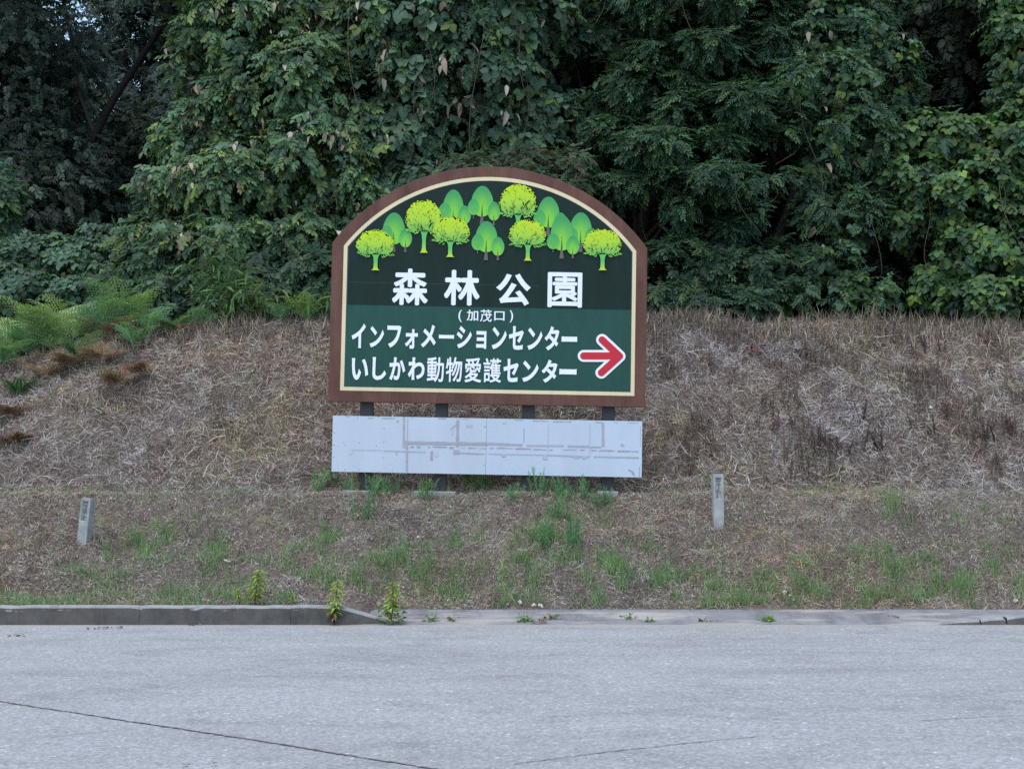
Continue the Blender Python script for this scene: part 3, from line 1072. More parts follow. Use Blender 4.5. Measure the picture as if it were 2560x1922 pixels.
def sprig(leaf, n, L, size, seed, ang=1.0):
    r = random.Random(seed)
    ps = []
    for i in range(n):
        t = .15 + .85 * i / (n - 1)
        s = size * (1 - .35 * t) * r.uniform(.8, 1.2)
        sg = 1 if i % 2 else -1
        a = sg * (ang - .35 * t) + r.uniform(-.25, .25)
        if i == n - 1: a = r.uniform(-.2, .2)
        ps.append(xform(leaf, s, a, (r.uniform(-.02, .02), t * L, -.12 * t * t * L + r.uniform(-.03, .03)), r.uniform(-.5, .15), r.uniform(.85, 1.15)))
    return merge(ps)


SPR_F = [sprig(L_S, 15, 1.0, .30, k, 1.05) for k in range(3)]       # feathery spray
SPR_M = [sprig(L_M, 9, .9, .42, 10 + k, .95) for k in range(3)]     # broader leaves
SPR_B = [sprig(L_M, 12, 1.0, .36, 20 + k, 1.1) for k in range(2)]


def lobes_px(rows):
    """(px, py, Y, half width px, half height px[, depth m]) -> (cx,cy,cz,rx,ry,rz)"""
    out = []
    for r in rows:
        px, py, Y, rx, rz = r[:5]
        c = at(px, py, Y)
        s = FPX / K / Y
        ry = r[5] if len(r) > 5 else min(1.2, max(rx, rz) / s * .8)
        out.append((*c, rx / s, ry, rz / s))
    return np.array(out)


# places in the thicket where no leaves grow and one looks into the shade behind
HOLLOWS = lobes_px([(1395, 465, 23.0, 48, 62, 1.6), (1705, 385, 23.2, 28, 78, 1.6), (1545, 445, 22.8, 70, 20, 1.2), (1885, 575, 22.8, 34, 58, 1.4), (1265, 145, 24.0, 62, 62, 1.4), (1665, 585, 22.5, 36, 34, 1.2),
                    (610, 470, 23.0, 60, 20, 1.0), (1430, 590, 22.5, 40, 40, 1.0), (1560, 160, 23.3, 60, 18, 1.2), (1760, 640, 22.6, 50, 30, 1.0), (800, 190, 23.4, 30, 45, 1.2), (1620, 345, 22.9, 60, 18, 1.2)])


def sample(lobes, n, rng, r0=.85, r1=1.05, cull=.72, front=.65, thr=-.7, freq=.9, bumpy=.12, nf=N1):
    a = lobes[:, 3] * lobes[:, 5] + .5 * lobes[:, 4] * (lobes[:, 3] + lobes[:, 5])
    li = rng.choice(len(lobes), n, p=a / a.sum())
    d = rng.normal(size=(n, 3))
    d /= np.linalg.norm(d, axis=1)[:, None]
    fl = rng.random(n) < front
    d[fl, 1] = -np.abs(d[fl, 1])
    fl = rng.random(n) < .4
    d[fl, 2] = np.abs(d[fl, 2])
    R, Cn = lobes[li, 3:], lobes[li, :3]
    P = Cn + d * R * rng.uniform(r0, r1, n)[:, None]
    P = Cn + (P - Cn) * (1 + bumpy * N2(P * 1.1))[:, None]
    N = d / R
    N /= np.linalg.norm(N, axis=1)[:, None]
    ok = nf(P * freq) > thr
    for k in range(len(lobes)):
        q = (((P - lobes[k, :3]) / lobes[k, 3:]) ** 2).sum(1)
        ok &= (q > cull * cull) | (li == k)
    for hq in HOLLOWS:
        ok &= (((P - hq[:3]) / hq[3:]) ** 2).sum(1) > 1 + .35 * N4(P * 1.6)
    return P[ok], N[ok]


def palette(rng, n, cols, wts, var=.22, P=None, pv=.18):
    c = np.array(cols, float)[rng.choice(len(cols), n, p=np.array(wts) / np.sum(wts))]
    k = 1 + var * rng.normal(size=n)
    if P is not None: k = k * (1 + pv * N3(P * .7))
    return c * np.clip(k, .4, 1.9)[:, None]


UP = np.array([0, 0, 1.])


def orient(N, rng, out=.6, up=.6, rnd=.45, down=.9, tip_out=.35, tr=.5):
    n = len(N)
    nn = N * out + UP * up + np.array((0, -.35, 0)) + rng.normal(size=(n, 3)) * rnd
    tt = -UP * down + N * tip_out + rng.normal(size=(n, 3)) * tr
    return nn, tt


KUD = [(.062, .128, .076), (.074, .145, .094), (.082, .15, .074), (.14, .21, .06), (.048, .100, .062)]
KUDW = [4, 4, 2.5, .7, 3]
KUD_R = [(.055, .118, .036), (.078, .148, .038), (.046, .10, .042), (.12, .18, .036), (.036, .08, .038)]
DEAD = [(.29, .235, .185), (.2, .15, .115), (.36, .31, .25)]
FINE = [(.038, .088, .050), (.050, .108, .054), (.072, .13, .050), (.027, .062, .040)]
SHR = [(.030, .066, .037), (.039, .082, .040), (.025, .054, .034), (.06, .095, .037)]
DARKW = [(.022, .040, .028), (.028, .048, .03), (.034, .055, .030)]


def add_kudzu(g, lobes, n, rng, size, cols=KUD, wts=KUDW, thr=-.55, up=.75, fill=.35, freq=.9, cull=.7, front=.7):
    P, N = sample(lobes, n, rng, .9, 1.06, cull=cull, thr=thr, freq=freq, front=front)
    nn, tt = orient(N, rng, .75, up, .4)
    half = rng.random(len(P)) < .5
    S_ = size * rng.uniform(.7, 1.25, len(P))
    C = palette(rng, len(P), cols, wts, P=P)
    for m, t in ((half, TRIFOL), (~half, TRIFOL2)):
        g.add(*instance(t, P[m], nn[m], tt[m], S_[m], C[m]))
    if fill:
        P, N = sample(lobes, int(n * fill), rng, .4, .88, cull=.3, thr=-9, front=.5)
        nn, tt = orient(N, rng)
        C = palette(rng, len(P), cols, wts, P=P)
        g.add(*instance(TRIFOL2, P, nn, tt, size * rng.uniform(.7, 1.1, len(P)), C))


def add_sprigs(g, lobes, n, rng, size, sprs, cols, wts=None, thr=-.5, up=1.0, down=.35, tip=.9, fill=.4, rnd=.3, cull=.7, freq=.9, r0=.75, front=.65):
    wts = wts or [1] * len(cols)
    for k, sp in enumerate(sprs):
        P, N = sample(lobes, n // len(sprs), rng, r0, 1.08, cull=cull, thr=thr, freq=freq, front=front)
        nn, tt = orient(N, rng, .75, up * .75, rnd + .1, down + .25, tip * .75, .45)
        g.add(*instance(sp, P, nn, tt, size * rng.uniform(.7, 1.25, len(P)), palette(rng, len(P), cols, wts, P=P)))
    if fill:
        P, N = sample(lobes, int(n * fill), rng, .2, .8, cull=.2, thr=-9, front=.5)
        nn, tt = orient(N, rng, .3, up, .5, down, tip, .6)
        g.add(*instance(sprs[0], P, nn, tt, size * rng.uniform(.8, 1.2, len(P)), palette(rng, len(P), cols, wts, P=P)))


def add_dead(g, lobes, n, rng, size):
    P, N = sample(lobes, n, rng, 1.0, 1.1, thr=.35, nf=N4, freq=.8, front=.95)
    nn = N + rng.normal(size=(len(P), 3)) * .5
    tt = -UP * 1.5 + rng.normal(size=(len(P), 3)) * .3
    C = palette(rng, len(P), DEAD, [3, 2, 2], .2)
    t = xform(leaf_tmpl(.42, .16, .25, ((0, 0), (.3, 1.), (.7, .7), (1., 0))), 1, 0, (0, 0, 0))
    g.add(*instance(t, P, nn, tt, size * rng.uniform(.35, 1.35, len(P)), C))


def add_vines(g, lobes, n, rng, lmin=.4, lmax=1.6, rad=.0035):
    P, N = sample(lobes, n, rng, .98, 1.08, thr=-9, front=1.0)
    for p in P[:n]:
        L = rng.uniform(lmin, lmax)
        k = 9
        t = np.linspace(0, 1, k)
        q = np.stack([p[0] + .22 * np.sin(t * rng.uniform(2, 5) + rng.uniform(0, 6)) * t + t * rng.normal() * .25, p[1] - .08 * np.sin(t * 3), p[2] - L * t], 1)
        tube(g, q, rad * rng.uniform(.6, 1.4), np.array((.12, .10, .07)) * rng.uniform(.4, 1.5), 4)


def limbs(g, base, lobes, rng, r0, col=(.05, .042, .036), lean=(0, 0)):
    """Tapered trunk from the ground with a limb into each leaf mass."""
    top = lobes[:, :3].mean(0)
    zt = np.percentile(lobes[:, 2], 75)
    t = np.linspace(0, 1, 9)
    tr = np.stack([base[0] + (top[0] - base[0]) * t ** 1.3 + .08 * np.sin(t * 7 + base[0]), base[1] + (top[1] + .1 - base[1]) * t, base[2] - .3 + (zt - base[2] + .3) * t], 1)
    tube(g, tr, r0 * (1 - .75 * t), np.array(col), 8)
    for lb in lobes:
        f = np.clip((lb[2] - .9 - tr[0, 2]) / (tr[-1, 2] - tr[0, 2]), .15, .95)
        s = np.array([np.interp(f, t, tr[:, i]) for i in range(3)])
        e = lb[:3] + np.array((0, .1, lb[5] * .3))
        m = (s + e) / 2 + np.array((rng.normal() * .12, rng.normal() * .1, .25))
        u = np.linspace(0, 1, 7)[:, None]
        q = (1 - u) ** 2 * s + 2 * u * (1 - u) * m + u ** 2 * e
        tube(g, q, r0 * .38 * (1 - .8 * u[:, 0]), np.array(col), 5)


def plant(name, label, cat, lobes, base_xy, build, r0=.12, group=None, seed=0, bark=(.05, .042, .036)):
    rng = np.random.default_rng(seed)
    bx, by = base_xy
    root = empty(name, (bx, by, float(height(bx, by))), label, cat, group)
    g = Geo()
    limbs(g, np.array(root.location), lobes, rng, r0, bark)
    g.build("trunk", M["bark"], root)
    build(root, rng)
    return root


# ---- main kudzu-draped tree left of the sign
LB = lobes_px([(480, -90, 24, 170, 120), (440, 110, 24.3, 75, 110), (570, 60, 23.8, 150, 120), (660, 190, 23.4, 150, 110), (520, 240, 23.8, 110, 90), (450, 300, 24, 110, 90), (380, 420, 23.8, 85, 80),
               (530, 400, 23.3, 150, 100), (690, 350, 23.1, 140, 110), (350, 520, 23.6, 95, 70), (490, 540, 23.1, 150, 75), (650, 520, 22.9, 120, 80), (790, 270, 23.6, 110, 110),
               (770, 450, 23.1, 100, 110), (740, 40, 24, 130, 120), (320, 600, 23.3, 90, 55), (720, -120, 24.3, 200, 130)])


def b1(root, rng):
    g = Geo(); add_sprigs(g, LB, 14000, rng, .29, SPR_M, [(.068, .134, .068), (.084, .150, .070), (.106, .172, .062), (.046, .098, .055), (.13, .185, .05)], [3, 3, 2, 1.5, 1.2], thr=-.12, up=1.1, down=.45); g.build("crown", M["leaf"], root)
    g = Geo(); add_kudzu(g, LB, 6000, rng, .115, thr=-.1, fill=.2); g.build("kudzu_leaves", M["kudzu"], root)
    g = Geo(); add_dead(g, LB, 2400, rng, .16); g.build("withered_leaves", M["straw"], root)
    g = Geo(); add_vines(g, LB, 45, rng); g.build("vine_stems", M["bark"], root)


plant("vine_covered_tree", "broad tree smothered in vines and withered leaves, to the left of the sign", "tree", LB, (-4.6, 24.4), b1, .18, seed=11)

# ---- big-leaved kudzu above the sign
LC = lobes_px([(900, 60, 23.2, 160, 100), (1060, 30, 22.9, 170, 100), (1020, 160, 23.0, 140, 80), (890, 190, 23.2, 120, 90), (1170, 250, 23.6, 110, 60), (850, 320, 23.1, 105, 70), (1000, 270, 23.4, 130, 55),
               (1270, 110, 24.6, 90, 90), (950, -90, 23.5, 220, 110), (1250, -70, 24.2, 170, 80), (930, 400, 23.0, 120, 60), (1100, 320, 23.6, 120, 45), (1260, 270, 24.0, 90, 60), (1150, 80, 24.6, 120, 120)])


def b2(root, rng):
    g = Geo(); add_kudzu(g, LC, 7000, rng, .146, [(.085, .155, .10), (.10, .175, .115), (.09, .16, .075), (.15, .22, .06), (.055, .11, .065)], KUDW, thr=-.12, fill=.25, freq=.8); g.build("kudzu_leaves", M["kudzu"], root)
    g = Geo(); add_sprigs(g, LC, 5000, rng, .28, SPR_M, FINE, thr=-.2, r0=.6); g.build("crown", M["leaf"], root)
    g = Geo(); add_dead(g, LC, 1100, rng, .2); g.build("withered_leaves", M["straw"], root)
    g = Geo(); add_vines(g, LC, 60, rng, .6, 2.2); g.build("vine_stems", M["bark"], root)


plant("vine_covered_tree", "tree hung with the largest kudzu leaves, right above the arched top of the sign", "tree", LC, (-1.6, 24.6), b2, .16, seed=12)

# ---- feathery tree right of the sign
LE = lobes_px([(1450, 320, 22.9, 150, 34), (1590, 225, 23.0, 140, 34), (1400, 185, 23.5, 110, 40), (1500, 120, 23.5, 150, 34), (1640, 90, 23.8, 100, 40), (1360, 400, 22.9, 90, 34), (1560, 390, 22.7, 135, 32), (1510, 20, 23.7, 190, 42),
               (1660, 290, 23.2, 70, 26), (1330, 290, 23.5, 80, 40), (1470, 440, 22.8, 100, 24), (1600, 455, 23.0, 80, 24), (1420, -90, 24.3, 220, 70), (1650, -60, 24.5, 150, 70), (1310, 170, 24.2, 70, 50), (1500, 255, 23.3, 110, 26)])


def b3(root, rng):
    g = Geo(); add_sprigs(g, LE, 22000, rng, .30, SPR_F, FINE, [2, 3, 2, 2], thr=.12, up=1.6, down=.0, tip=1.2, rnd=.22, fill=.12, freq=.8); g.build("crown", M["leaf"], root)
    g = Geo(); add_kudzu(g, LE[[9, 14, 2, 12]], 260, rng, .15, thr=0, fill=0); g.build("kudzu_leaves", M["kudzu"], root)
    g = Geo(); add_vines(g, LE, 14, rng); g.build("vine_stems", M["bark"], root)


plant("broadleaf_tree", "tree with layered feathery sprays of small leaves, to the right of the sign", "tree", LE, (1.9, 24.3), b3, .15, seed=13)

# ---- kudzu column right of the feathery tree
LF = lobes_px([(1810, 70, 23.4, 105, 95), (1790, 190, 23.2, 115, 75), (1890, 160, 23.5, 80, 100), (1835, 290, 23.2, 110, 75), (1765, 380, 23.2, 65, 65), (1815, 470, 23.2, 100, 60), (1790, 570, 23, 80, 60), (1900, 270, 23.6, 80, 80),
               (1730, -60, 24, 150, 80), (1890, -50, 24, 100, 70), (1740, 640, 22.7, 70, 45), (1850, 640, 22.7, 80, 50)])


def b4(root, rng):
    g = Geo(); add_kudzu(g, LF, 5400, rng, .112, KUD_R + KUD[:2], [3, 2.2, 3, .7, 2, 2, 2], thr=-.1, fill=.25); g.build("kudzu_leaves", M["kudzu"], root)
    g = Geo(); add_sprigs(g, LF, 3500, rng, .32, SPR_F, FINE, thr=-.2); g.build("crown", M["leaf"], root)
    g = Geo(); add_dead(g, LF, 160, rng, .2); g.build("withered_leaves", M["straw"], root)
    g = Geo(); add_vines(g, LF, 25, rng); g.build("vine_stems", M["bark"], root)


plant("vine_covered_tree", "narrow tall tree wrapped in kudzu, left of the dark hollow in the upper right", "tree", LF, (4.0, 24.3), b4, .13, seed=14)

# ---- bright kudzu at the right edge
LH = lobes_px([(2040, 300, 23.3, 120, 55), (2160, 330, 23, 120, 80), (1990, 390, 23.2, 100, 65), (2110, 430, 22.8, 130, 80), (2200, 540, 22.5, 110, 100), (2100, 560, 22.7, 90, 80), (2150, 650, 22.2, 110, 55), (1975, 480, 23.2, 80, 60),
               (2300, 350, 23.2, 150, 200), (2300, 600, 22.6, 120, 120), (2020, 620, 22.8, 70, 50)])


def b5(root, rng):
    g = Geo(); add_kudzu(g, LH, 6800, rng, .115, KUD_R, [3, 3, 3, 1.3, 1.5], thr=-.2, fill=.25); g.build("kudzu_leaves", M["kudzu"], root)
    g = Geo(); add_sprigs(g, LH, 1500, rng, .3, SPR_M, FINE, thr=-.1, r0=.5); g.build("crown", M["leaf"], root)
    g = Geo(); add_vines(g, LH, 22, rng); g.build("vine_stems", M["bark"], root)


plant("vine_covered_tree", "low bright yellow-green kudzu heap at the right edge, just above the stubble ridge", "tree", LH, (6.6, 23.9), b5, .1, seed=15)

LI = lobes_px([(2195, 110, 23.5, 60, 110), (2210, 0, 23.6, 90, 90), (2190, 215, 23.4, 70, 50), (2260, -90, 24, 150, 90), (2330, 120, 23.8, 110, 150), (2090, -60, 24.6, 120, 60)])


def b6(root, rng):
    g = Geo(); add_kudzu(g, LI, 2800, rng, .125, KUD_R, [3, 2, 3, 1, 2], thr=-.4); g.build("kudzu_leaves", M["kudzu"], root)
    g = Geo(); add_sprigs(g, LI, 900, rng, .3, SPR_M, FINE, thr=-.2, r0=.5); g.build("crown", M["leaf"], root)
    g = Geo(); add_vines(g, LI, 8, rng); g.build("vine_stems", M["bark"], root)


plant("vine_covered_tree", "kudzu-hung tree in the top right corner, beyond the dark hollow", "tree", LI, (8.4, 24.6), b6, .12, seed=16)

# ---- shrubs
LS1 = lobes_px([(1490, 570, 22.6, 80, 62), (1610, 600, 22.5, 95, 58), (1550, 505, 22.9, 70, 32), (1700, 630, 22.4, 75, 45), (1440, 640, 22.2, 80, 50), (1560, 660, 22.0, 100, 40), (1420, 610, 22.8, 50, 40), (1660, 560, 22.8, 50, 40)])


def b7(root, rng):
    g = Geo(); add_sprigs(g, LS1, 7500, rng, .26, SPR_F + SPR_M[:1], SHR, [3, 3, 2, 1], thr=.1, up=1.1, down=.15, fill=.1); g.build("crown", M["leaf"], root)


plant("shrub", "dense dark shrub right beside the sign, under the feathery tree", "shrub", LS1, (2.1, 23.0), b7, .06, seed=17)
LS2 = lobes_px([(290, 640, 23.0, 80, 45), (420, 630, 22.6, 110, 55), (560, 630, 22.3, 110, 60), (690, 620, 22.2, 80, 75), (640, 560, 22.6, 100, 55), (760, 620, 22.2, 70, 80), (360, 560, 23.0, 80, 40), (480, 670, 22.0, 110, 35), (850, 560, 22.6, 110, 110)])


def b8(root, rng):
    g = Geo(); add_sprigs(g, LS2, 9000, rng, .26, SPR_M, SHR + [(.05, .095, .045)], [3, 3, 2, 1, 2], thr=-.45, up=.8); g.build("crown", M["leaf"], root)
    g = Geo(); add_kudzu(g, LS2, 350, rng, .1, thr=.1, fill=0); g.build("kudzu_leaves", M["kudzu"], root)


plant("shrub", "wide dark-leaved shrub below the vine-covered tree, left of the sign", "shrub", LS2, (-4.6, 22.9), b8, .06, seed=18)
LM = lobes_px([(60, 560, 25.6, 130, 55), (180, 570, 25.2, 110, 55), (250, 510, 25.8, 70, 35), (30, 630, 24.4, 100, 55), (160, 640, 24.2, 100, 45), (-60, 580, 25, 120, 80), (240, 600, 24.6, 60, 60)])


def b9(root, rng):
    g = Geo(); add_kudzu(g, LM, 3800, rng, .105, KUD, KUDW, thr=-.6, fill=.3); g.build("crown", M["kudzu"], root)


plant("shrub", "low kudzu-covered shrub in front of the dark wood at the left", "shrub", LM, (-8.0, 25.4), b9, .05, seed=19)
LR = lobes_px([(1110, 345, 22.3, 60, 28), (1180, 350, 22.3, 50, 25), (1060, 355, 22.4, 40, 24), (1230, 365, 22.6, 60, 40), (1000, 370, 22.6, 60, 40), (1120, 420, 22.5, 150, 60)])


def b10(root, rng):
    g = Geo(); add_sprigs(g, LR, 1900, rng, .2, SPR_F, [(.09, .065, .048), (.065, .08, .045), (.05, .10, .048)], [1, 2, 4], thr=-.6, up=.9); g.build("crown", M["leaf"], root)


plant("shrub", "small reddish-brown shrub peeping over the arched top of the sign", "shrub", LR, (-1.2, 22.6), b10, .04, seed=20)
LN = lobes_px([(4, 420, 22.2, 26, 45), (-40, 390, 22.4, 50, 50), (0, 460, 22.3, 22, 26)])


def b11(root, rng):
    g = Geo(); add_sprigs(g, LN, 420, rng, .3, SPR_M, FINE, thr=-.9, up=.9); g.build("crown", M["leaf"], root)


plant("sapling", "bright-leaved branch poking in at the left edge, in front of the dark wood", "sapling", LN, (-8.6, 22.6), b11, .04, seed=21)

# ---- dark wood: far trees at the left and the trees behind the vines
def dark_tree(name, label, x, Y, zc, w, h, seed, n=1100, size=.75, lobes=6, r0=.2, trunk_top=None, lean=0.0, group="trees of the dark wood", cols=DARKW, thr=-.5):
    rng = np.random.default_rng(seed)
    L = []
    for i in range(lobes):
        L.append((x + rng.uniform(-.6, .6) * w + lean, Y + rng.uniform(-.8, .8), zc + rng.uniform(-.7, .7) * h, w * rng.uniform(.4, .6), w * .5, h * rng.uniform(.28, .42)))
    L = np.array(L)
    root = empty(name, (x, Y, float(height(x, Y))), label, "tree", group)
    g = Geo(); limbs(g, np.array(root.location), L, rng, r0, (.03, .026, .024)); g.build("trunk", M["bark"], root)
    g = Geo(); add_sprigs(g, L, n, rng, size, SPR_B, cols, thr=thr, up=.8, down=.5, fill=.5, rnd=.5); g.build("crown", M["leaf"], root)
    return root


def px_x(px, Y): return at(px, 500, Y)[0]


# far wood on the left (seen through the open side)
for i, (px, Y, zc, w, h, lab) in enumerate([
        (20, 33, 8.0, 3.2, 4.6, "tall dark tree at the far left of the wood, behind the low kudzu shrub"),
        (150, 36, 7.6, 3.0, 4.0, "dark tree of the left wood, under the small sky gaps"),
        (290, 34, 6.6, 2.6, 3.6, "dark tree of the left wood nearest to the vine-covered tree"),
        (80, 40, 11.5, 3.0, 5.0, "tall rear tree of the left wood, whose crown borders the sky gaps on the left"),
        (340, 39, 12.2, 2.3, 4.6, "tall rear tree of the left wood, whose crown borders the sky gaps on the right"),
        (230, 44, 8.5, 4.0, 4.5, "farthest dark tree of the left wood, low below the sky gaps"),
        (-160, 31, 8, 4, 5.5, "dark tree cut off by the left edge of the photo")]):
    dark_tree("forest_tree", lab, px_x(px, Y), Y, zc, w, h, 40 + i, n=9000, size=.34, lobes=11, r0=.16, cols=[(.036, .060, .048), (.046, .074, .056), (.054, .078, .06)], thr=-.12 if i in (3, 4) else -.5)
g = Geo()
p = [at(160, 470, 31), at(185, 330, 31), at(245, 215, 31), at(335, 80, 31), at(420, -60, 31)]
root = empty("leaning_tree", (p[0][0], 31, float(height(p[0][0], 31))), "dark bare leaning trunk rising to the right in the left wood", "tree", "trees of the dark wood")
tube(g, [np.array(root.location)] + p, [.13, .11, .10, .09, .07, .05], np.array((.022, .02, .02)), 8)
q = [at(205, 290, 31), at(170, 200, 31), at(150, 60, 31.2), at(120, -60, 31.3)]
tube(g, q, [.05, .045, .04, .03], np.array((.05, .045, .045)), 6)
g.build("trunk", M["bark"], root)
rng = np.random.default_rng(5)
LX = lobes_px([(440, -90, 31, 120, 80), (110, -80, 31.2, 90, 70)])
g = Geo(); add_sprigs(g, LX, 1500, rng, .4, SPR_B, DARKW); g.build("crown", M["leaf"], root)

# behind the vine-covered trees
for i, (px, Y, zc, w, h, lab) in enumerate([
        (660, 27.5, 7.0, 2.0, 5.2, "dark tree standing behind the vine-covered tree left of the sign"),
        (800, 28, 7.5, 2.8, 5.4, "dark tree between the two vine-covered trees left of and above the sign"),
        (1060, 27.5, 7.0, 3.0, 5.4, "dark tree behind the big kudzu leaves above the sign"),
        (1300, 28.5, 7.5, 2.8, 5.4, "dark tree in the gap between the big kudzu leaves and the feathery tree"),
        (1560, 27.5, 7.0, 3.0, 5.2, "dark tree behind the feathery tree"),
        (1760, 28.5, 7.5, 2.6, 5.4, "dark tree in the black gap beside the feathery tree"),
        (2030, 28.5, 8.0, 2.8, 5.6, "dark tree at the back of the hollow in the upper right"),
        (2260, 27.5, 7.0, 3.0, 5.6, "dark tree behind the bright kudzu at the right edge"),
        (900, 33, 10, 5.0, 6, "tall tree farther back behind the sign, hidden in the shade"),
        (1500, 33, 10, 5.0, 6, "tall tree farther back behind the feathery tree, hidden in the shade"),
        (2100, 33, 10, 5.0, 6, "tall tree farther back behind the right hollow, hidden in the shade")]):
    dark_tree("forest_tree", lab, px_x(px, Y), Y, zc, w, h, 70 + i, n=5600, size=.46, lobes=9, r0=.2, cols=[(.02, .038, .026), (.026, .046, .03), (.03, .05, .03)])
# overhanging tops added out of the frame to shade the wood
for i, (px, Y, zc, w, h) in enumerate([(560, 28.5, 13.2, 3.2, 1.8), (1000, 28.5, 13.2, 3.6, 1.8), (1500, 28.5, 13.2, 3.6, 1.8), (2000, 28.5, 13.2, 3.6, 1.8), (2450, 26, 10, 3.4, 4.5), (-60, 30, 14.2, 2.6, 1.6)]):
    dark_tree("forest_tree", "tall dark tree added out of view to shade the wood", px_x(px, Y), Y, zc, w, h, 90 + i, n=1800, size=.8, lobes=7, r0=.22, group="trees added out of view for shade")

# ------------------------------------------------------------------ ferns and bamboo grass
def fern_geo(g, base, n, L, rng, col, spread=1.0, up=1.0):
    for k in range(n):
        a = rng.uniform(0, 2 * pi)
        if rng.random() < .5: a = -pi / 2 + rng.normal() * 1.1
        ln = L * rng.uniform(.65, 1.1)
        d = np.array((cos(a), sin(a), 0.))
        m = 18
        t = np.linspace(0, 1, m)
        hz = ln * spread * (.16 * t + .42 * t ** 2)
        vz = ln * up * (1.05 * t - .32 * t ** 2.6)
        P = base + d * hz[:, None] + UP * vz[:, None]
        tg = np.gradient(P, axis=0); tg /= np.linalg.norm(tg, axis=1)[:, None]
        side = np.cross(tg, UP); side /= np.linalg.norm(side, axis=1)[:, None] + 1e-6
        c = np.array(col[rng.integers(len(col))]) * rng.uniform(.75, 1.25)
        tube(g, P[::3], np.linspace(.006, .002, len(P[::3])), c * .9, 3)
        for i in range(5, m):
            f = (i - 5) / (m - 5)
            pl = ln * .34 * (1 - f) ** .8 + .03
            for s in (-1, 1):
                dd = side[i] * s * .85 + tg[i] * .5 - UP * .12 + rng.normal(size=3) * .06
                dd /= np.linalg.norm(dd)
                nn = np.cross(dd, tg[i]) * s
                wv = np.cross(nn, dd); wv /= np.linalg.norm(wv) + 1e-6
                q = max(3, int(pl / .036))
                u = np.linspace(0.05, 1, q)
                w = .042 * (1 - u) + .010
                cen = P[i] + dd * (pl * u)[:, None] - UP * (.10 * pl * u ** 2)[:, None]
                st = pl / q * 1.5
                V = np.concatenate([cen, cen + dd * st * .45, cen + wv * w[:, None] + dd * st * .8, cen - wv * w[:, None] + dd * st * .8])
                j = np.arange(q)
                F = np.concatenate([np.stack([j, j + q, j + 2 * q], 1), np.stack([j, j + 3 * q, j + q], 1)])
                g.add(V, F, c * rng.uniform(.85, 1.15))


def fern(px, py, L, n, col, label, group, seed, Y=None, name="fern", cat="fern"):
    rng = np.random.default_rng(seed)
    b = ground(px, py) if Y is None else np.array((at(px, py, Y)[0], Y, float(height(at(px, py, Y)[0], Y))))
    root = empty(name, b, label, cat, group)
    g = Geo()
    fern_geo(g, b, n, L * 1.12, rng, [np.array(c) * rng.uniform(.8, 1.15) for c in col for _ in (0, 1)], *((1.0, 1.0) if name == 'fern' else (1.5, .7)))
    g.build("fronds", M["grass"], root)


FG = [(.30, .44, .20), (.36, .49, .22), (.24, .37, .19)]
FG2 = [(.18, .34, .18), (.16, .29, .16)]
FB = [(.30, .19, .165), (.25, .16, .14), (.34, .235, .20), (.22, .18, .14)]
for i, (px, py, L, n, c, lab) in enumerate([
        (20, 730, .85, 9, FG, "bright green fern at the left edge, crowning the bank"),
        (95, 735, .95, 9, FG, "bright green fern, second from the left edge, on the bank crest"),
        (150, 725, 1.1, 9, FG, "tallest bright green fern on the left crest of the bank"),
        (215, 735, .8, 8, FG2, "blue-green fern just right of the tallest fern"),
        (265, 715, .95, 10, FG + FG2, "wide fern below the dark shrub on the left crest"),
        (320, 725, .55, 7, FG2, "darker fern right of the wide fern on the crest"),
        (375, 725, .42, 6, FG2, "low fern at the right end of the left fern bed"),
        (60, 775, .6, 8, FG2, "low green fern in front of the left fern bed"),
        (170, 790, .55, 7, FG2, "small green fern among rusty bracken on the left bank"),
        (440, 705, .4, 5, FG2, "small fern beside the bamboo grass, left of the sign"),
        (605, 698, .36, 5, FG2, "small yellow-green fern on the crest, midway to the sign"),
        (658, 698, .5, 6, FG, "bright green fern on the crest right beside the brown sign edge"),
        (10, 800, .5, 7, FG2, "pale fern spilling down the bank at the left edge"),
        (110, 765, .6, 8, FG, "pale green fern spilling down in front of the tallest one"),
        (290, 760, .45, 6, FG2, "low fern spilling down the bank below the wide fern"),
        (40, 865, .35, 6, [(.05, .14, .05)], "small dark green fern low on the bank at the left edge")]):
    fern(px, py, L, n, c, lab, "green ferns along the bank", 200 + i)
for i, (px, py, L, n, lab) in enumerate([
        (240, 735, .75, 8, "rusty dead bracken standing among the green ferns"), (150, 800, .6, 9, "rusty dead bracken below the tallest green fern"),
        (215, 790, .6, 8, "rusty dead bracken on the upper left bank, second from the ferns"), (250, 840, .5, 8, "reddish dead bracken patch in the middle of the left bank"),
        (20, 905, .45, 8, "rusty dead bracken at the left edge of the bank"), (400, 720, .5, 7, "brownish dead bracken at the right end of the fern bed"), (95, 820, .5, 7, "rusty dead bracken above the small dark green fern"),
        (290, 815, .45, 7, "reddish dead bracken right of the middle patch"), (30, 960, .35, 6, "low rusty bracken at the left edge, below the other bracken")]):
    fern(px, py, L * .8, n, FB, lab, "dead bracken on the left bank", 240 + i, name="dead_bracken", cat="bracken")


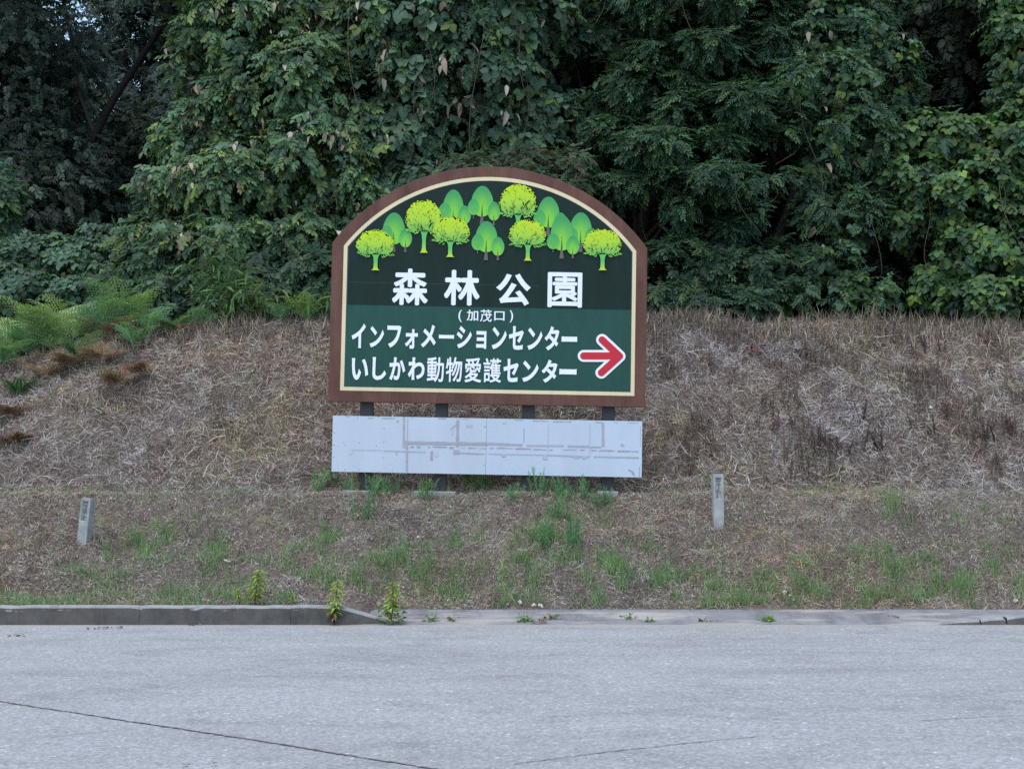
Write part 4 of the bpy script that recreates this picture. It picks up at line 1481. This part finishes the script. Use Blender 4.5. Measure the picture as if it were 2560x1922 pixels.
def bamboo(px, py, h, n, label, seed, col):
    rng = np.random.default_rng(seed)
    b = ground(px, py)
    root = empty("bamboo_grass", b, label, "bamboo grass", "clumps of bamboo grass")
    gs, gl = Geo(), Geo()
    t = leaf_tmpl(.13, .012, .5, ((0, 0), (.25, .9), (.6, 1.), (1., 0)))
    for k in range(n):
        p = b + np.array((rng.normal() * .15, rng.normal() * .1, 0))
        H = h * rng.uniform(.6, 1.1)
        d = rng.normal(size=2) * .18
        u = np.linspace(0, 1, 6)
        q = p + np.stack([d[0] * u ** 2, d[1] * u ** 2, H * u], 1)
        tube(gs, q, .004, (.10, .12, .05), 4)
        m = 9
        f = rng.uniform(.45, 1, m)
        P = np.stack([np.interp(f, u, q[:, i]) for i in range(3)], 1)
        a = rng.uniform(0, 6.28, m)
        T = np.stack([np.cos(a), np.sin(a) - .3, rng.uniform(-.2, .8, m)], 1)
        gl.add(*instance(t, P, UP + rng.normal(size=(m, 3)) * .4, T, rng.uniform(.18, .32, m), palette(rng, m, col, [1] * len(col), .2)))
    gs.build("stems", M["grass"], root); gl.build("leaves", M["grass"], root)


BG = [(.06, .13, .045), (.08, .16, .05), (.05, .11, .05)]
bamboo(505, 690, 1.0, 16, "tall bamboo grass clump on the crest left of the sign", 301, BG)
bamboo(560, 695, .8, 12, "yellowish bamboo grass clump between the tall clump and the sign", 302, [(.11, .15, .04), (.08, .13, .04)])
bamboo(690, 692, .55, 7, "short bamboo grass clump touching the left edge of the sign", 303, BG)
bamboo(460, 560, 1.6, 14, "arching bamboo grass clump growing higher up in the dark shrub", 304, BG)

# ------------------------------------------------------------------ dry straw, litter and grass on the bank
def blades(P, D, L, Wd, C, bend, rng):
    """Thin bent blades: base P, direction D, length L, width Wd; six vertices each."""
    n = len(P)
    D = D / np.linalg.norm(D, axis=1)[:, None]
    side = np.cross(D, rng.normal(size=(n, 3)))
    side /= np.linalg.norm(side, axis=1)[:, None]
    mid = P + D * (L * .5)[:, None]
    tip = P + D * (L * .98)[:, None] + bend * (L * .25)[:, None]
    w = (Wd / 2)[:, None]
    V = np.stack([P - side * w, P + side * w, mid - side * w * .8, mid + side * w * .8, tip], 1)
    F = np.array([(0, 1, 3), (0, 3, 2), (2, 3, 4)])[None] + (np.arange(n) * 5)[:, None, None]
    Cc = np.repeat(C, 5, axis=0)
    return V.reshape(-1, 3), F.reshape(-1, 3), Cc


STRAW = np.array([(.47, .385, .325), (.38, .315, .27), (.26, .195, .168), (.11, .084, .076), (.44, .335, .285), (.49, .42, .36)])


def scatter_straw(n, seed):
    rng = np.random.default_rng(seed)
    x = rng.uniform(-9.6, 9.6, n)
    y = 13.75 + (20.7 - 13.75) * rng.random(n)
    keep = ((y > 14.1) | (x < -1.6)) & (rng.random(n) < .6 + .6 * smooth(-.7, .3, N2D(N4, x, y, .75) + .5 * N2D(N2, x, y, 2.1)))
    x, y = x[keep], y[keep]
    n = len(x)
    z = height(x, y)
    e = .05
    gxv = (height(x + e, y) - z) / e; gyv = (height(x, y + e) - z) / e
    Nn = np.stack([-gxv, -gyv, np.ones(n)], 1); Nn /= np.linalg.norm(Nn, axis=1)[:, None]
    up_part = y > 16.6
    D = rng.normal(size=(n, 3)); D -= Nn * (D * Nn).sum(1)[:, None]
    D /= np.linalg.norm(D, axis=1)[:, None]
    # straw lies in drifts: neighbouring blades share a direction
    ang = N2D(N1, x, y, .8) * 2.2
    drift = np.stack([np.cos(ang), np.sin(ang), np.zeros(n)], 1)
    D = D + drift * .3
    lift = np.abs(rng.normal(size=n)) * .35 + .04
    D = D + Nn * lift[:, None]
    L = np.where(up_part, rng.gamma(2.0, .034, n), rng.gamma(2.0, .016, n)) + .018
    Wd = np.where(up_part, rng.uniform(.003, .008, n), rng.uniform(.0025, .0055, n))
    pal = rng.choice(6, n, p=[.19, .2, .22, .19, .13, .07])  # share of darkest straw raised to stand in for shadows between blades
    C = STRAW[pal] * (1 + .2 * rng.normal(size=n))[:, None]
    tone = N2D(N2, x, y, .55)
    warm = N2D(N4, x, y, .4)
    C = C * (1 + .20 * N2D(N1, x, y, 2.3) + .10 * N2D(N4, x, y, 4.5))[:, None]
    C = C * (1 + .07 * tone + .14 * N2D(N3, x, y, 1.6))[:, None] * np.stack([1 + .06 * warm, np.ones(n), 1 - .08 * warm], 1)
    C = np.where(up_part[:, None], C, C * np.array((.90, .88, .85)))
    olive = (N2D(N4, x, y, .9) + .6 * N2D(N3, x, y, 2.5) > .8)[:, None]
    C = np.where(olive, C * np.array((.88, .95, .78)), C)
    C = np.clip(C, .02, .45)
    P = np.stack([x, y, z + .004 + rng.random(n) * .035], 1)
    bend = -UP * rng.uniform(.0, .5, n)[:, None] + rng.normal(size=(n, 3)) * .2
    return blades(P, D, L, Wd, C, bend, rng)


V, F, C = scatter_straw(560000, 31)
o = mesh_np("dry_straw", V, F, M["straw"], col=C)
tag(o, "matted dry straw and dead stalks covering the mown bank", "straw", kind="stuff")

# coarse fallen stems in loose heaps on the upper bank, short dry grass on the lower one
rng = np.random.default_rng(36)
n = 26000
x = rng.uniform(-9.6, 9.6, n); y = rng.uniform(16.6, 20.5, n)
k_ = N2D(N3, x, y, .7) + .6 * N2D(N2, x, y, 1.9) > .35
x, y = x[k_], y[k_]; n = len(x)
P = np.stack([x, y, height(x, y) + rng.uniform(.0, .05, n)], 1)
D = rng.normal(size=(n, 3)) * np.array((1, .8, .5)) + np.array((0, -.2, -.2))
Cc = STRAW[rng.choice(6, n, p=[.16, .2, .26, .18, .14, .06])] * (1 + .2 * rng.normal(size=n))[:, None]
V1, F1, C1 = blades(P, D, rng.uniform(.08, .34, n), rng.uniform(.006, .012, n), np.clip(Cc, .03, .46), rng.normal(size=(n, 3)) * .35 - UP * .3, rng)
n = 150000
x = rng.uniform(-9.6, 9.6, n); y = rng.uniform(13.75, 16.8, n)
k_ = ((y > 14.16) | (x < -1.7)) & (rng.random(n) < .35 + .8 * smooth(-.5, .6, N2D(N1, x, y, .9) + .6 * N2D(N4, x, y, 2.4)))
x, y = x[k_], y[k_]; n = len(x)
P = np.stack([x, y, height(x, y)], 1)
D = UP * .9 + np.array((0, -.35, 0)) + rng.normal(size=(n, 3)) * .55
pc = np.array([(.47, .385, .33), (.36, .285, .245), (.21, .155, .135), (.39, .36, .25), (.24, .29, .15)])
Cc = pc[rng.choice(5, n, p=[.27, .26, .17, .15, .15])] * (1 + .22 * rng.normal(size=n) + .2 * N2D(N2, x, y, 1.4) + .22 * N2D(N3, x, y, 3.1))[:, None]
V4, F4, C4 = blades(P, D, rng.uniform(.025, .085, n), rng.uniform(.003, .006, n), np.clip(Cc, .03, .46), rng.normal(size=(n, 3)) * .5, rng)
o = mesh_np("dry_grass", np.concatenate([V1, V4]), np.concatenate([F1, F4 + len(V1)]), M["straw"], col=np.concatenate([C1, C4]))
tag(o, "fallen dead stems on the upper bank and short withered grass on the lower bank", "dry grass", kind="stuff")

# crumbs of dead leaves and clods
rng = np.random.default_rng(32)
n = 45000
x = rng.uniform(-9.6, 9.6, n); y = rng.uniform(13.75, 20.6, n)
k_ = ((y > 14.12) | (x < -1.6)); x, y = x[k_], y[k_]; n = len(x)
P = np.stack([x, y, height(x, y) + rng.uniform(.0, .03, n)], 1)
Cc = np.array([(.22, .16, .13), (.11, .08, .07), (.32, .25, .21), (.16, .14, .09)])[rng.choice(4, n, p=[.4, .25, .2, .15])] * (1 + .25 * rng.normal(size=n))[:, None]
V, F, C = instance(leaf_tmpl(.6, .15, .2, ((0, 0), (.4, 1.), (1., 0))), P, UP * .8 + np.array((0, -.5, 0)) + rng.normal(size=(n, 3)) * .5, rng.normal(size=(n, 3)), rng.uniform(.012, .038, n), np.clip(Cc, .02, .6))
o = mesh_np("leaf_litter", V, F, M["straw"], col=C)
tag(o, "brown crumbled leaf litter lying between the straw", "litter", kind="stuff")

# upright dry stubble on the upper bank and its crest
rng = np.random.default_rng(33)
n = 34000
x = rng.uniform(-9.6, 9.6, n); y = np.where(rng.random(n) < .45, rng.normal(20.1, .35, n), rng.uniform(16.8, 20.6, n))
dens = N2D(N2, x, y, .5) + .5 * N2D(N3, x, y, 1.4)
k_ = (dens > np.where(y > 19.5, -.6, .2)) & (y < 21.2) & ((x > -5.6) | (dens > .6))
x, y = x[k_], y[k_]; n = len(x)
P = np.stack([x, y, height(x, y)], 1)
D = UP + rng.normal(size=(n, 3)) * .22
Cc = np.array([(.20, .155, .12), (.10, .078, .065), (.38, .30, .22), (.19, .19, .09)])[rng.choice(4, n, p=[.34, .40, .18, .08])] * (1 + .2 * rng.normal(size=n))[:, None]
V, F, C = blades(P, D, np.where(y > 19.5, rng.uniform(.10, .32, n), rng.uniform(.05, .18, n)), rng.uniform(.006, .015, n), np.clip(Cc, .02, .6), rng.normal(size=(n, 3)) * .6 - UP * rng.uniform(0, .7, n)[:, None], rng)
V2, F2, C2 = V, F, C
n = 20000
x = rng.uniform(1.9, 9.6, n); y = rng.uniform(16.9, 20.5, n)
k_ = (N2D(N3, x, y, .55) + .6 * N2D(N1, x, y, 1.7)) > .6
x, y = x[k_], y[k_]; n = len(x)
P = np.stack([x, y, height(x, y)], 1)
Cc = np.array([(.11, .080, .065), (.075, .058, .052), (.16, .115, .09)])[rng.choice(3, n)] * (1 + .2 * rng.normal(size=n))[:, None]
V, F, C = blades(P, UP + rng.normal(size=(n, 3)) * .12, rng.uniform(.08, .26, n), rng.uniform(.008, .018, n), np.clip(Cc, .02, .6), rng.normal(size=(n, 3)) * .3, rng)
V, F, C = np.concatenate([V2, V]), np.concatenate([F2, F + len(V2)]), np.concatenate([C2, C])
o = mesh_np("dry_stubble", V, F, M["straw"], col=C)
tag(o, "upright dry brown stubble on the crest of the bank", "stubble", kind="stuff")

# green grass: along the foot of the bank and in loose patches
GRN = np.array([(.15, .26, .11), (.19, .30, .12), (.13, .24, .13), (.23, .29, .13)])


def grass_blades(x, y, rng, h0, h1, lean=.28, cols=GRN, wd=(.004, .008)):
    n = len(x)
    P = np.stack([x, y, height(x, y) - .005], 1)
    D = UP + rng.normal(size=(n, 3)) * lean
    C = cols[rng.choice(len(cols), n)] * (1 + .2 * rng.normal(size=n))[:, None]
    return blades(P, D, rng.uniform(h0, h1, n), rng.uniform(wd[0], wd[1], n), np.clip(C, .02, .5), rng.normal(size=(n, 3)) * .5 - UP * rng.uniform(0, .5, n)[:, None], rng)


rng = np.random.default_rng(34)
g = Geo()
n = 90000
x = rng.uniform(-9.6, 9.6, n); y = 13.74 + 3.0 * rng.random(n) ** 1.5
d = N2D(N1, x, y, .38) + .7 * N2D(N4, x, y, 1.1) - .5 * (y - 13.8) + .25 * (x > 2)
foot = np.where(x < -1.6, 13.7, 14.14)
d = d + 1.1 * np.exp(-((y - foot - .12) / .16) ** 2) * (N2D(N3, x, y, .33) > -.4)
k_ = (d > .55) & (y > foot) & (rng.random(n) < np.where(x < -1.6, .36, .05) * smooth(-.2, .6, N2D(N2, x, y, 1.0) + .5 * N2D(N3, x, y, 2.2) + .3 * (x < -1.6)))
g.add(*grass_blades(x[k_], y[k_], rng, .05, .2))
m_ = 15000
x2 = rng.uniform(-9.6, 9.6, m_); y2 = 13.8 + 2.9 * rng.random(m_)
k2 = ((y2 > 14.2) | (x2 < -1.7)) & (N2D(N3, x2, y2, .8) + .7 * N2D(N1, x2, y2, 2.6) + .25 * np.exp(-((x2 + .2) / 2.2) ** 2) > .3)
g.add(*grass_blades(x2[k2], y2[k2], rng, .05, .17))
m_ = 5200                                # grass leaning over the kerb's back edge
x2 = rng.uniform(-9.6, -1.75, m_); y2 = rng.uniform(13.695, 13.8, m_)
k2 = N2D(N2, x2, y2, .9) + .5 * N2D(N3, x2, y2, 3) > -.1
g.add(*grass_blades(x2[k2], y2[k2], rng, .03, .11, .5))
pt = [(2000, 1285, 70, .25), (2070, 1285, 60, .25), (1940, 1295, 50, .22), (1760, 1265, 60, .22), (1790, 1290, 50, .2), (1110, 1290, 50, .2), (1140, 1270, 50, .18), (1250, 1290, 40, .2), (1360, 1240, 40, .25), (1470, 1270, 50, .2),
      (1590, 1285, 40, .22), (985, 1290, 40, .2), (870, 1215, 30, .3), (855, 1225, 25, .3), (905, 1230, 30, .22), (440, 1195, 50, .22), (330, 1190, 40, .28), (470, 1280, 60, .2), (330, 1290, 120, .2), (230, 1295, 90, .2), (60, 1295, 90, .18),
      (680, 1205, 50, .2), (1190, 1165, 40, .2), (1230, 1180, 40, .22), (1280, 1240, 50, .2), (1420, 1255, 40, .2), (2180, 1265, 50, .22), (2210, 1175, 40, .2), (1930, 1100, 40, .25), (2090, 1120, 30, .2), (1370, 1265, 40, .2), (300, 1190, 25, .3),
      (640, 1290, 60, .18), (760, 1250, 40, .2), (930, 1290, 60, .2), (1520, 1290, 40, .18), (1660, 1290, 40, .18), (1850, 1280, 40, .18), (1980, 1210, 40, .15), (1810, 1230, 50, .15), (1600, 1250, 50, .15), (1180, 1150, 30, .22), (1260, 1205, 40, .2), (1100, 1225, 40, .18), (1320, 1225, 40, .18), (1300, 1120, 25, .18), (1130, 1215, 30, .2), (400, 1235, 60, .16), (250, 1225, 50, .16), (620, 1235, 55, .16), (520, 1255, 50, .16), (830, 1250, 50, .18), (900, 1180, 40, .18), (1020, 1215, 50, .16), (700, 1265, 50, .18), (1040, 1160, 35, .16), (1400, 1190, 40, .15), (1480, 1225, 45, .15), (2050, 1235, 60, .18), (1890, 1185, 50, .15), (2120, 1200, 50, .16), (980, 1180, 30, .18), (720, 1170, 35, .18), (560, 1215, 40, .18)]
for px, py, r, h in pt:
    b = ground(px, py)
    m = int(r * rng.uniform(2.2, 6.0))
    a = rng.normal(size=(m, 2))
    if m > 90: a = a * .28 + rng.normal(size=(5, 2))[rng.integers(0, 5, m)]      # a patch is several tufts
    X = b[0] + a[:, 0] * r / 230; Yv = np.maximum(b[1] + a[:, 1] * r / 330, foot.min() + (.44 if b[0] > -1.6 else 0))
    g.add(*grass_blades(X, Yv, rng, h * .4, h, .22))
o = g.build("grass", M["grass"])
tag(o, "thin green grass at the foot of the bank and in loose patches", "grass", kind="stuff")


# feathery green weeds round the sign: each a thing
def feathery(px, py, h, n, label, seed, cols=((.12, .25, .11), (.14, .28, .11), (.10, .22, .12))):
    rng = np.random.default_rng(seed)
    b = ground(px, py)
    root = empty("feathery_weed", b, label, "weed", "feathery green weeds round the sign")
    g = Geo()
    for k in range(n):
        p = b + np.array((rng.normal() * .05, rng.normal() * .05, 0))
        H = h * rng.uniform(.6, 1.1)
        d = rng.normal(size=2) * .07
        u = np.linspace(0, 1, 5)
        q = p + np.stack([d[0] * u, d[1] * u, H * u], 1)
        c = np.array(cols[rng.integers(len(cols))]) * rng.uniform(.8, 1.25)
        tube(g, q, .003, c, 3)
        m = 34
        f = rng.uniform(.12, 1, m)
        P = np.stack([np.interp(f, u, q[:, i]) for i in range(3)], 1)
        a = rng.uniform(0, 6.28, m)
        D = np.stack([np.cos(a) * .8, np.sin(a) * .8, np.ones(m) * .9], 1)
        g.add(*blades(P, D, rng.uniform(.03, .09, m) * (1.2 - .6 * f), np.full(m, .0045), np.tile(c, (m, 1)) * rng.uniform(.85, 1.2, (m, 1)), rng.normal(size=(m, 3)) * .3, rng))
    g.build("stems", M["grass"], root)


for i, (px, py, h, n, lab) in enumerate([
        (690, 1066, .24, 7, "feathery green weed at the far left, beyond the end of the white board"), (722, 1050, .24, 6, "feathery green weed under the left corner of the white board"),
        (752, 1070, .22, 5, "thin feathery weed just left of the first sign post"), (808, 1074, .22, 7, "bushy feathery weed just right of the first sign post"),
        (843, 1070, .22, 6, "tall feathery weed between the first and second sign posts"), (917, 1082, .2, 6, "low feathery weed in front of the second sign post"),
        (1012, 1056, .26, 10, "wide feathery weed under the middle of the white board, left of a twin"), (1047, 1064, .26, 9, "feathery weed under the white board, right of the wide one"),
        (1106, 1084, .2, 6, "small feathery weed left of the third sign post"), (1166, 1074, .27, 6, "taller feathery weed just right of the third sign post"),
        (1217, 1078, .22, 6, "feathery weed midway between the third and fourth sign posts"), (1266, 1080, .23, 7, "broad feathery weed left of the fourth sign post"),
        (1300, 1096, .2, 7, "feathery weed sprawling in front of the fourth sign post"), (1205, 1128, .3, 10, "large feathery weed on the slope below the third gap of posts"),
        (1180, 1190, .3, 9, "feathery weed halfway down the slope below the sign"), (1235, 1185, .3, 9, "feathery weed on the slope, right of the halfway one"), (795, 1130, .25, 7, "feathery weed on the slope below the first sign post")]):
    feathery(px, py, h * 1.15, int(n * 1.7), lab, 400 + i)

# dark dead stalk clumps on the right bank
def stalks(px, py, h, n, r, label, seed):
    rng = np.random.default_rng(seed)
    b = ground(px, py)
    root = empty("dead_stalk_clump", b, label, "dead stalks", "dead stalk clumps on the right bank")
    g = Geo()
    for k in range(n):
        p = b + np.array((rng.normal() * r, rng.normal() * r * .6, -.02))
        H = h * rng.uniform(.5, 1.15)
        c = np.array([(.07, .045, .04), (.11, .07, .06), (.05, .038, .036)][rng.integers(3)]) * rng.uniform(.8, 1.3)
        u = np.linspace(0, 1, 4)
        q = p + np.stack([rng.normal() * .04 * u, rng.normal() * .04 * u, H * u], 1)
        tube(g, q, np.array([.009, .008, .007, .005]) * rng.uniform(.7, 1.3), c, 4)
        m = 12
        f = rng.uniform(.2, 1, m)
        P = np.stack([np.interp(f, u, q[:, i]) for i in range(3)], 1)
        g.add(*blades(P, rng.normal(size=(m, 3)) * .5 - UP * .5, rng.uniform(.03, .09, m), np.full(m, .012), np.tile(c, (m, 1)), rng.normal(size=(m, 3)) * .3, rng))
    g.build("stalks", M["straw"], root)


for i, (px, py, h, n, r, lab) in enumerate([
        (1690, 928, .24, 9, .13, "dark dead stalk clump nearest the sign on the right bank"), (1755, 975, .3, 11, .14, "large dark stalk clump down the middle of the right bank"),
        (1788, 970, .24, 6, .08, "small dark stalk clump touching the large middle one"), (1812, 978, .2, 6, .08, "low reddish stalk clump between the two large ones"),
        (1888, 972, .32, 12, .1, "tallest dark stalk clump, right of the middle of the right bank"), (1858, 905, .34, 6, .05, "thin dark stalks standing above the tallest clump"),
        (1995, 930, .22, 8, .1, "dark stalk clump farther right, level with the nearest one"), (2045, 900, .22, 6, .06, "pair of thin dark stalks near the right edge, high on the slope"),
        (2130, 950, .26, 12, .2, "wide dark stalk clump near the right edge"), (2195, 940, .26, 7, .08, "dark stalk clump at the right edge"), (1670, 745, .26, 4, .04, "thin dark stalks on the crest right of the sign"),
        (2010, 760, .24, 9, .12, "dark stalk clump on the crest under the bright kudzu"), (1735, 775, .2, 6, .08, "small dark stalk clump below the crest, above the rusty leaf")]):
    stalks(px, py, h, n, r, lab, 450 + i)

# ------------------------------------------------------------------ tall yellow-green weeds at the kerb
def tall_weed(p, h, label, seed, n=95, droop=0.3, ll=.115, bushy=False):
    rng = np.random.default_rng(seed)
    root = empty("tall_weed", p, label, "weed", "tall yellow-green weeds by the kerb")
    gs, gl = Geo(), Geo()
    u = np.linspace(0, 1, 6)
    q = np.array(p) + np.stack([.03 * np.sin(u * 2 + seed), -.01 * u, h * u], 1)
    tube(gs, q, np.linspace(.006, .003, 6), (.14, .12, .06), 5)
    gs.build("stem", M["grass"], root)
    t = leaf_tmpl(.26, .03, .25, ((0, 0), (.35, 1.), (.7, .6), (1., 0)))
    f = np.linspace(.14, 1, n)
    a = np.arange(n) * 2.4 + rng.normal(size=n) * .3
    P = np.stack([np.interp(f, u, q[:, i]) for i in range(3)], 1)
    T = np.stack([np.cos(a), np.sin(a), .15 + 1.3 * f ** 3 - droop * (1 - f)], 1)
    Nn = UP + rng.normal(size=(n, 3)) * .2
    Sz = ll * (1.0 - .4 * f ** 4) * rng.uniform(.8, 1.15, n) * np.where(f < .25, .75, 1)
    C = np.array((.27, .38, .055)) * (1 + .15 * rng.normal(size=n))[:, None]
    C = np.where((f < .28)[:, None], np.array((.26, .19, .08)) * rng.uniform(.8, 1.2, (n, 1)), C)
    gl.add(*instance(t, P, Nn, T, Sz, C))
    if bushy:
        m = 90
        a = rng.uniform(0, 6.28, m); rr = rng.uniform(.02, .14, m)
        P = np.array(p) + np.stack([np.cos(a) * rr, np.sin(a) * rr * .5, rng.uniform(.02, .17, m)], 1)
        gl.add(*instance(L_M, P, UP + rng.normal(size=(m, 3)) * .5, np.stack([np.cos(a), np.sin(a), rng.uniform(0, 1, m)], 1), rng.uniform(.03, .06, m), np.array((.12, .2, .045)) * (1 + .2 * rng.normal(size=m))[:, None]))
    gl.build("leaves", M["grass"], root)


def on_z(px, py, z):
    u = (px * K - 1280) / FPX; v = (961 - py * K) / FPX
    dy = cos(PITCH) - v * sin(PITCH); dz = sin(PITCH) + v * cos(PITCH)
    t = (z - CAM_H) / dz
    return np.array((u * t, dy * t, z))


def atx(px, Y): return at(px, 1340, Y)[0]


tall_weed((atx(557, 13.72), 13.735, .15), .36, "tall yellow-green weed behind the straight kerb, leftmost of the three tall ones", 501)
tall_weed((atx(722, 13.54), 13.535, .0), .42, "tall yellow-green weed growing out of the kerb joint where the ramp starts", 502)
tall_weed((atx(842, 13.57), 13.575, .0), .40, "tall yellow-green weed with a bushy base at the low end of the kerb ramp", 503, bushy=True)
tall_weed((atx(508, 13.74), 13.78, .15), .2, "short yellow-green weed behind the kerb, left of the tall ones", 504, n=60, ll=.055)
tall_weed((atx(632, 13.74), 13.76, .15), .17, "small yellow weed behind the kerb between two tall ones", 505, n=40, ll=.055)


def small_weed(px, py, h, n, label, seed, col=(.14, .22, .05), z=.01):
    rng = np.random.default_rng(seed)
    p = on_z(px, py, z)
    root = empty("small_weed", p, label, "weed", "small weeds in the gutter joint")
    g = Geo()
    a = rng.uniform(0, 6.28, n); rr = rng.uniform(0, .05, n)
    P = p + np.stack([np.cos(a) * rr * 1.6, np.sin(a) * rr * .5, rng.uniform(0, h * .6, n)], 1)
    T = np.stack([np.cos(a), np.sin(a) * .5, rng.uniform(.3, 1.6, n)], 1)
    g.add(*instance(L_M, P, UP + rng.normal(size=(n, 3)) * .6, T, rng.uniform(.025, .055, n), np.array(col) * (1 + .2 * rng.normal(size=n))[:, None]))
    m = 8
    g.add(*blades(np.tile(p, (m, 1)) + rng.normal(size=(m, 3)) * np.array((.02, .01, 0)), UP + rng.normal(size=(m, 3)) * .4, rng.uniform(.4, 1, m) * h * 1.2, np.full(m, .006), np.tile(np.array(col) * .9, (m, 1)), rng.normal(size=(m, 3)) * .3, rng))
    g.build("leaves", M["grass"], root)


YB_ = (.24, .16, .09)
for i, (px, py, h, n, c, lab) in enumerate([
        (930, 1344, .13, 26, (.14, .2, .05), "upright green weed in the gutter joint, just right of the kerb ramp"), (975, 1343, .08, 14, (.12, .16, .06), "faint green weed in the gutter joint, second right of the ramp"),
        (1133, 1344, .09, 40, (.13, .21, .05), "spreading green weed in the gutter joint below the sign's middle"), (1192, 1342, .11, 22, (.16, .16, .07), "brownish weed in the gutter joint, right of the spreading one"),
        (1362, 1342, .10, 30, (.11, .2, .05), "green weed in the gutter joint under the sign's right end"), (1400, 1344, .05, 16, (.13, .2, .05), "tiny green weed right beside the one under the sign's right end"),
        (1660, 1343, .06, 44, (.15, .26, .04), "bright round green weed alone on the gutter"), (1522, 1344, .02, 12, (.12, .2, .05), "flat green sprout on the gutter left of the bright round weed"),
        (1925, 1340, .06, 22, YB_, "dry brown weed on the gutter near the low kerb end"), (768, 1322, .08, 26, (.18, .22, .05), "yellow weed hanging on the face of the kerb ramp"),
        (800, 1334, .06, 20, (.1, .2, .05), "small dark green weed at the foot of the kerb ramp"), (595, 1338, .06, 16, YB_, "dry weed against the face of the straight kerb"),
        (1165, 1346, .05, 12, YB_, "withered sprout between the green weeds in the gutter joint"), (2120, 1325, .05, 18, (.14, .18, .06), "pale green weed on top of the low kerb end")]):
    small_weed(px, py, h, n, lab, 520 + i, c)
# leaf scraps lying on the road
rng = np.random.default_rng(60)
for i, (px, py, lab) in enumerate([(205, 1358, "dry twig scrap on the road below the left kerb"), (240, 1356, "small dry leaf scrap beside the twig scrap on the road"), (410, 1349, "small dark leaf scrap on the road near the middle of the left kerb"),
                                   (45, 1373, "dry leaf scrap on the road at the far left"), (403, 1655, "dark flat scrap at the bottom edge of the road"), (460, 1651, "small dark scrap lying right of the flat scrap")]):
    p = on_z(px, py, .006)
    root = empty("leaf_scrap", p, lab, "leaf scrap", "scraps on the road")
    g = Geo()
    m = 9 if i < 4 else 4
    P = p + np.stack([rng.normal(size=m) * (.05 if i < 4 else .015), rng.normal(size=m) * .015, rng.uniform(0, .012, m)], 1)
    g.add(*instance(L_M, P, UP + rng.normal(size=(m, 3)) * .4, rng.normal(size=(m, 3)) * np.array((1, .3, .2)), rng.uniform(.02, .06, m) * (.8 if i < 4 else .28), np.array((.12, .085, .06) if i < 4 else (.05, .05, .05)) * rng.uniform(.6, 1.4, (m, 1))))
    g.build("scrap", M["straw"], root)

# ------------------------------------------------------------------ stones and bits on the bank
def stone(px, py, s, label, seed, mat="stone", z=None):
    rng = np.random.default_rng(seed)
    b = ground(px, py) if z is None else on_z(px, py, z)
    import bmesh
    bm = bmesh.new()
    bmesh.ops.create_icosphere(bm, subdivisions=2, radius=1)
    sc = rng.uniform(.7, 1.2, 3) * s
    V0 = np.array([v.co[:] for v in bm.verts])
    s = s * .68; sc = sc * .68
    dsp = 1 + .25 * N1(V0 * .45 + seed)
    for v, k in zip(bm.verts, dsp):
        v.co = Vector((v.co.x * sc[0] * k, v.co.y * sc[1] * k, v.co.z * sc[2] * .75 * k))
    me = bpy.data.meshes.new("stone")
    bm.to_mesh(me); bm.free()
    me.materials.append(M[mat])
    o = bpy.data.objects.new("stone", me)
    o.location = (b[0], b[1], b[2] + s * .25)
    COL.objects.link(o)
    tag(o, label, "stone", "pale stones on the bank")


for i, (px, py, s, lab) in enumerate([
        (1168, 1310, .045, "pale stone at the foot of the bank below the sign's middle"), (1153, 1309, .035, "yellowish stone right beside the pale stone at the bank foot"), (1123, 1302, .04, "brownish stone above the pair at the bank foot"),
        (990, 1316, .03, "white stone on the gutter edge, right of the kerb ramp"), (1715, 1298, .035, "small pale stone at the bank foot, far right of the sign"), (1693, 1283, .05, "tall yellowish stone at the bank foot, right of the right marker"),
        (490, 1215, .055, "pale stone on the bench left of the sign, above the yellow grass"), (905, 1162, .03, "white stone on the slope below the second sign post"), (1108, 1282, .03, "small pale stone on the lower slope, left of the foot stones"),
        (2010, 883, .05, "white stone high on the right bank among the stalks"), (2195, 1300, .05, "pale stone at the bank foot by the right edge"), (1505, 1243, .03, "pale stone on the slope under the right marker")]):
    stone(px, py, s, lab, 600 + i)
# rusty leaf and orange lump near the crest right of the sign
p = ground(1634, 778)
root = empty("rusty_leaf", p, "rusty curled dead leaf lying near the crest right of the sign", "leaf")
g = Geo()
rng = np.random.default_rng(8)
m = 7
g.add(*instance(leaf_tmpl(.5, .15, .3), p + rng.normal(size=(m, 3)) * .06 + UP * .08, rng.normal(size=(m, 3)) + np.array((0, -1, .5)), rng.normal(size=(m, 3)) * np.array((1, .4, .4)), np.full(m, .16), np.tile((.10, .045, .035), (m, 1))))
g.build("leaf_blade", M["straw"], root)
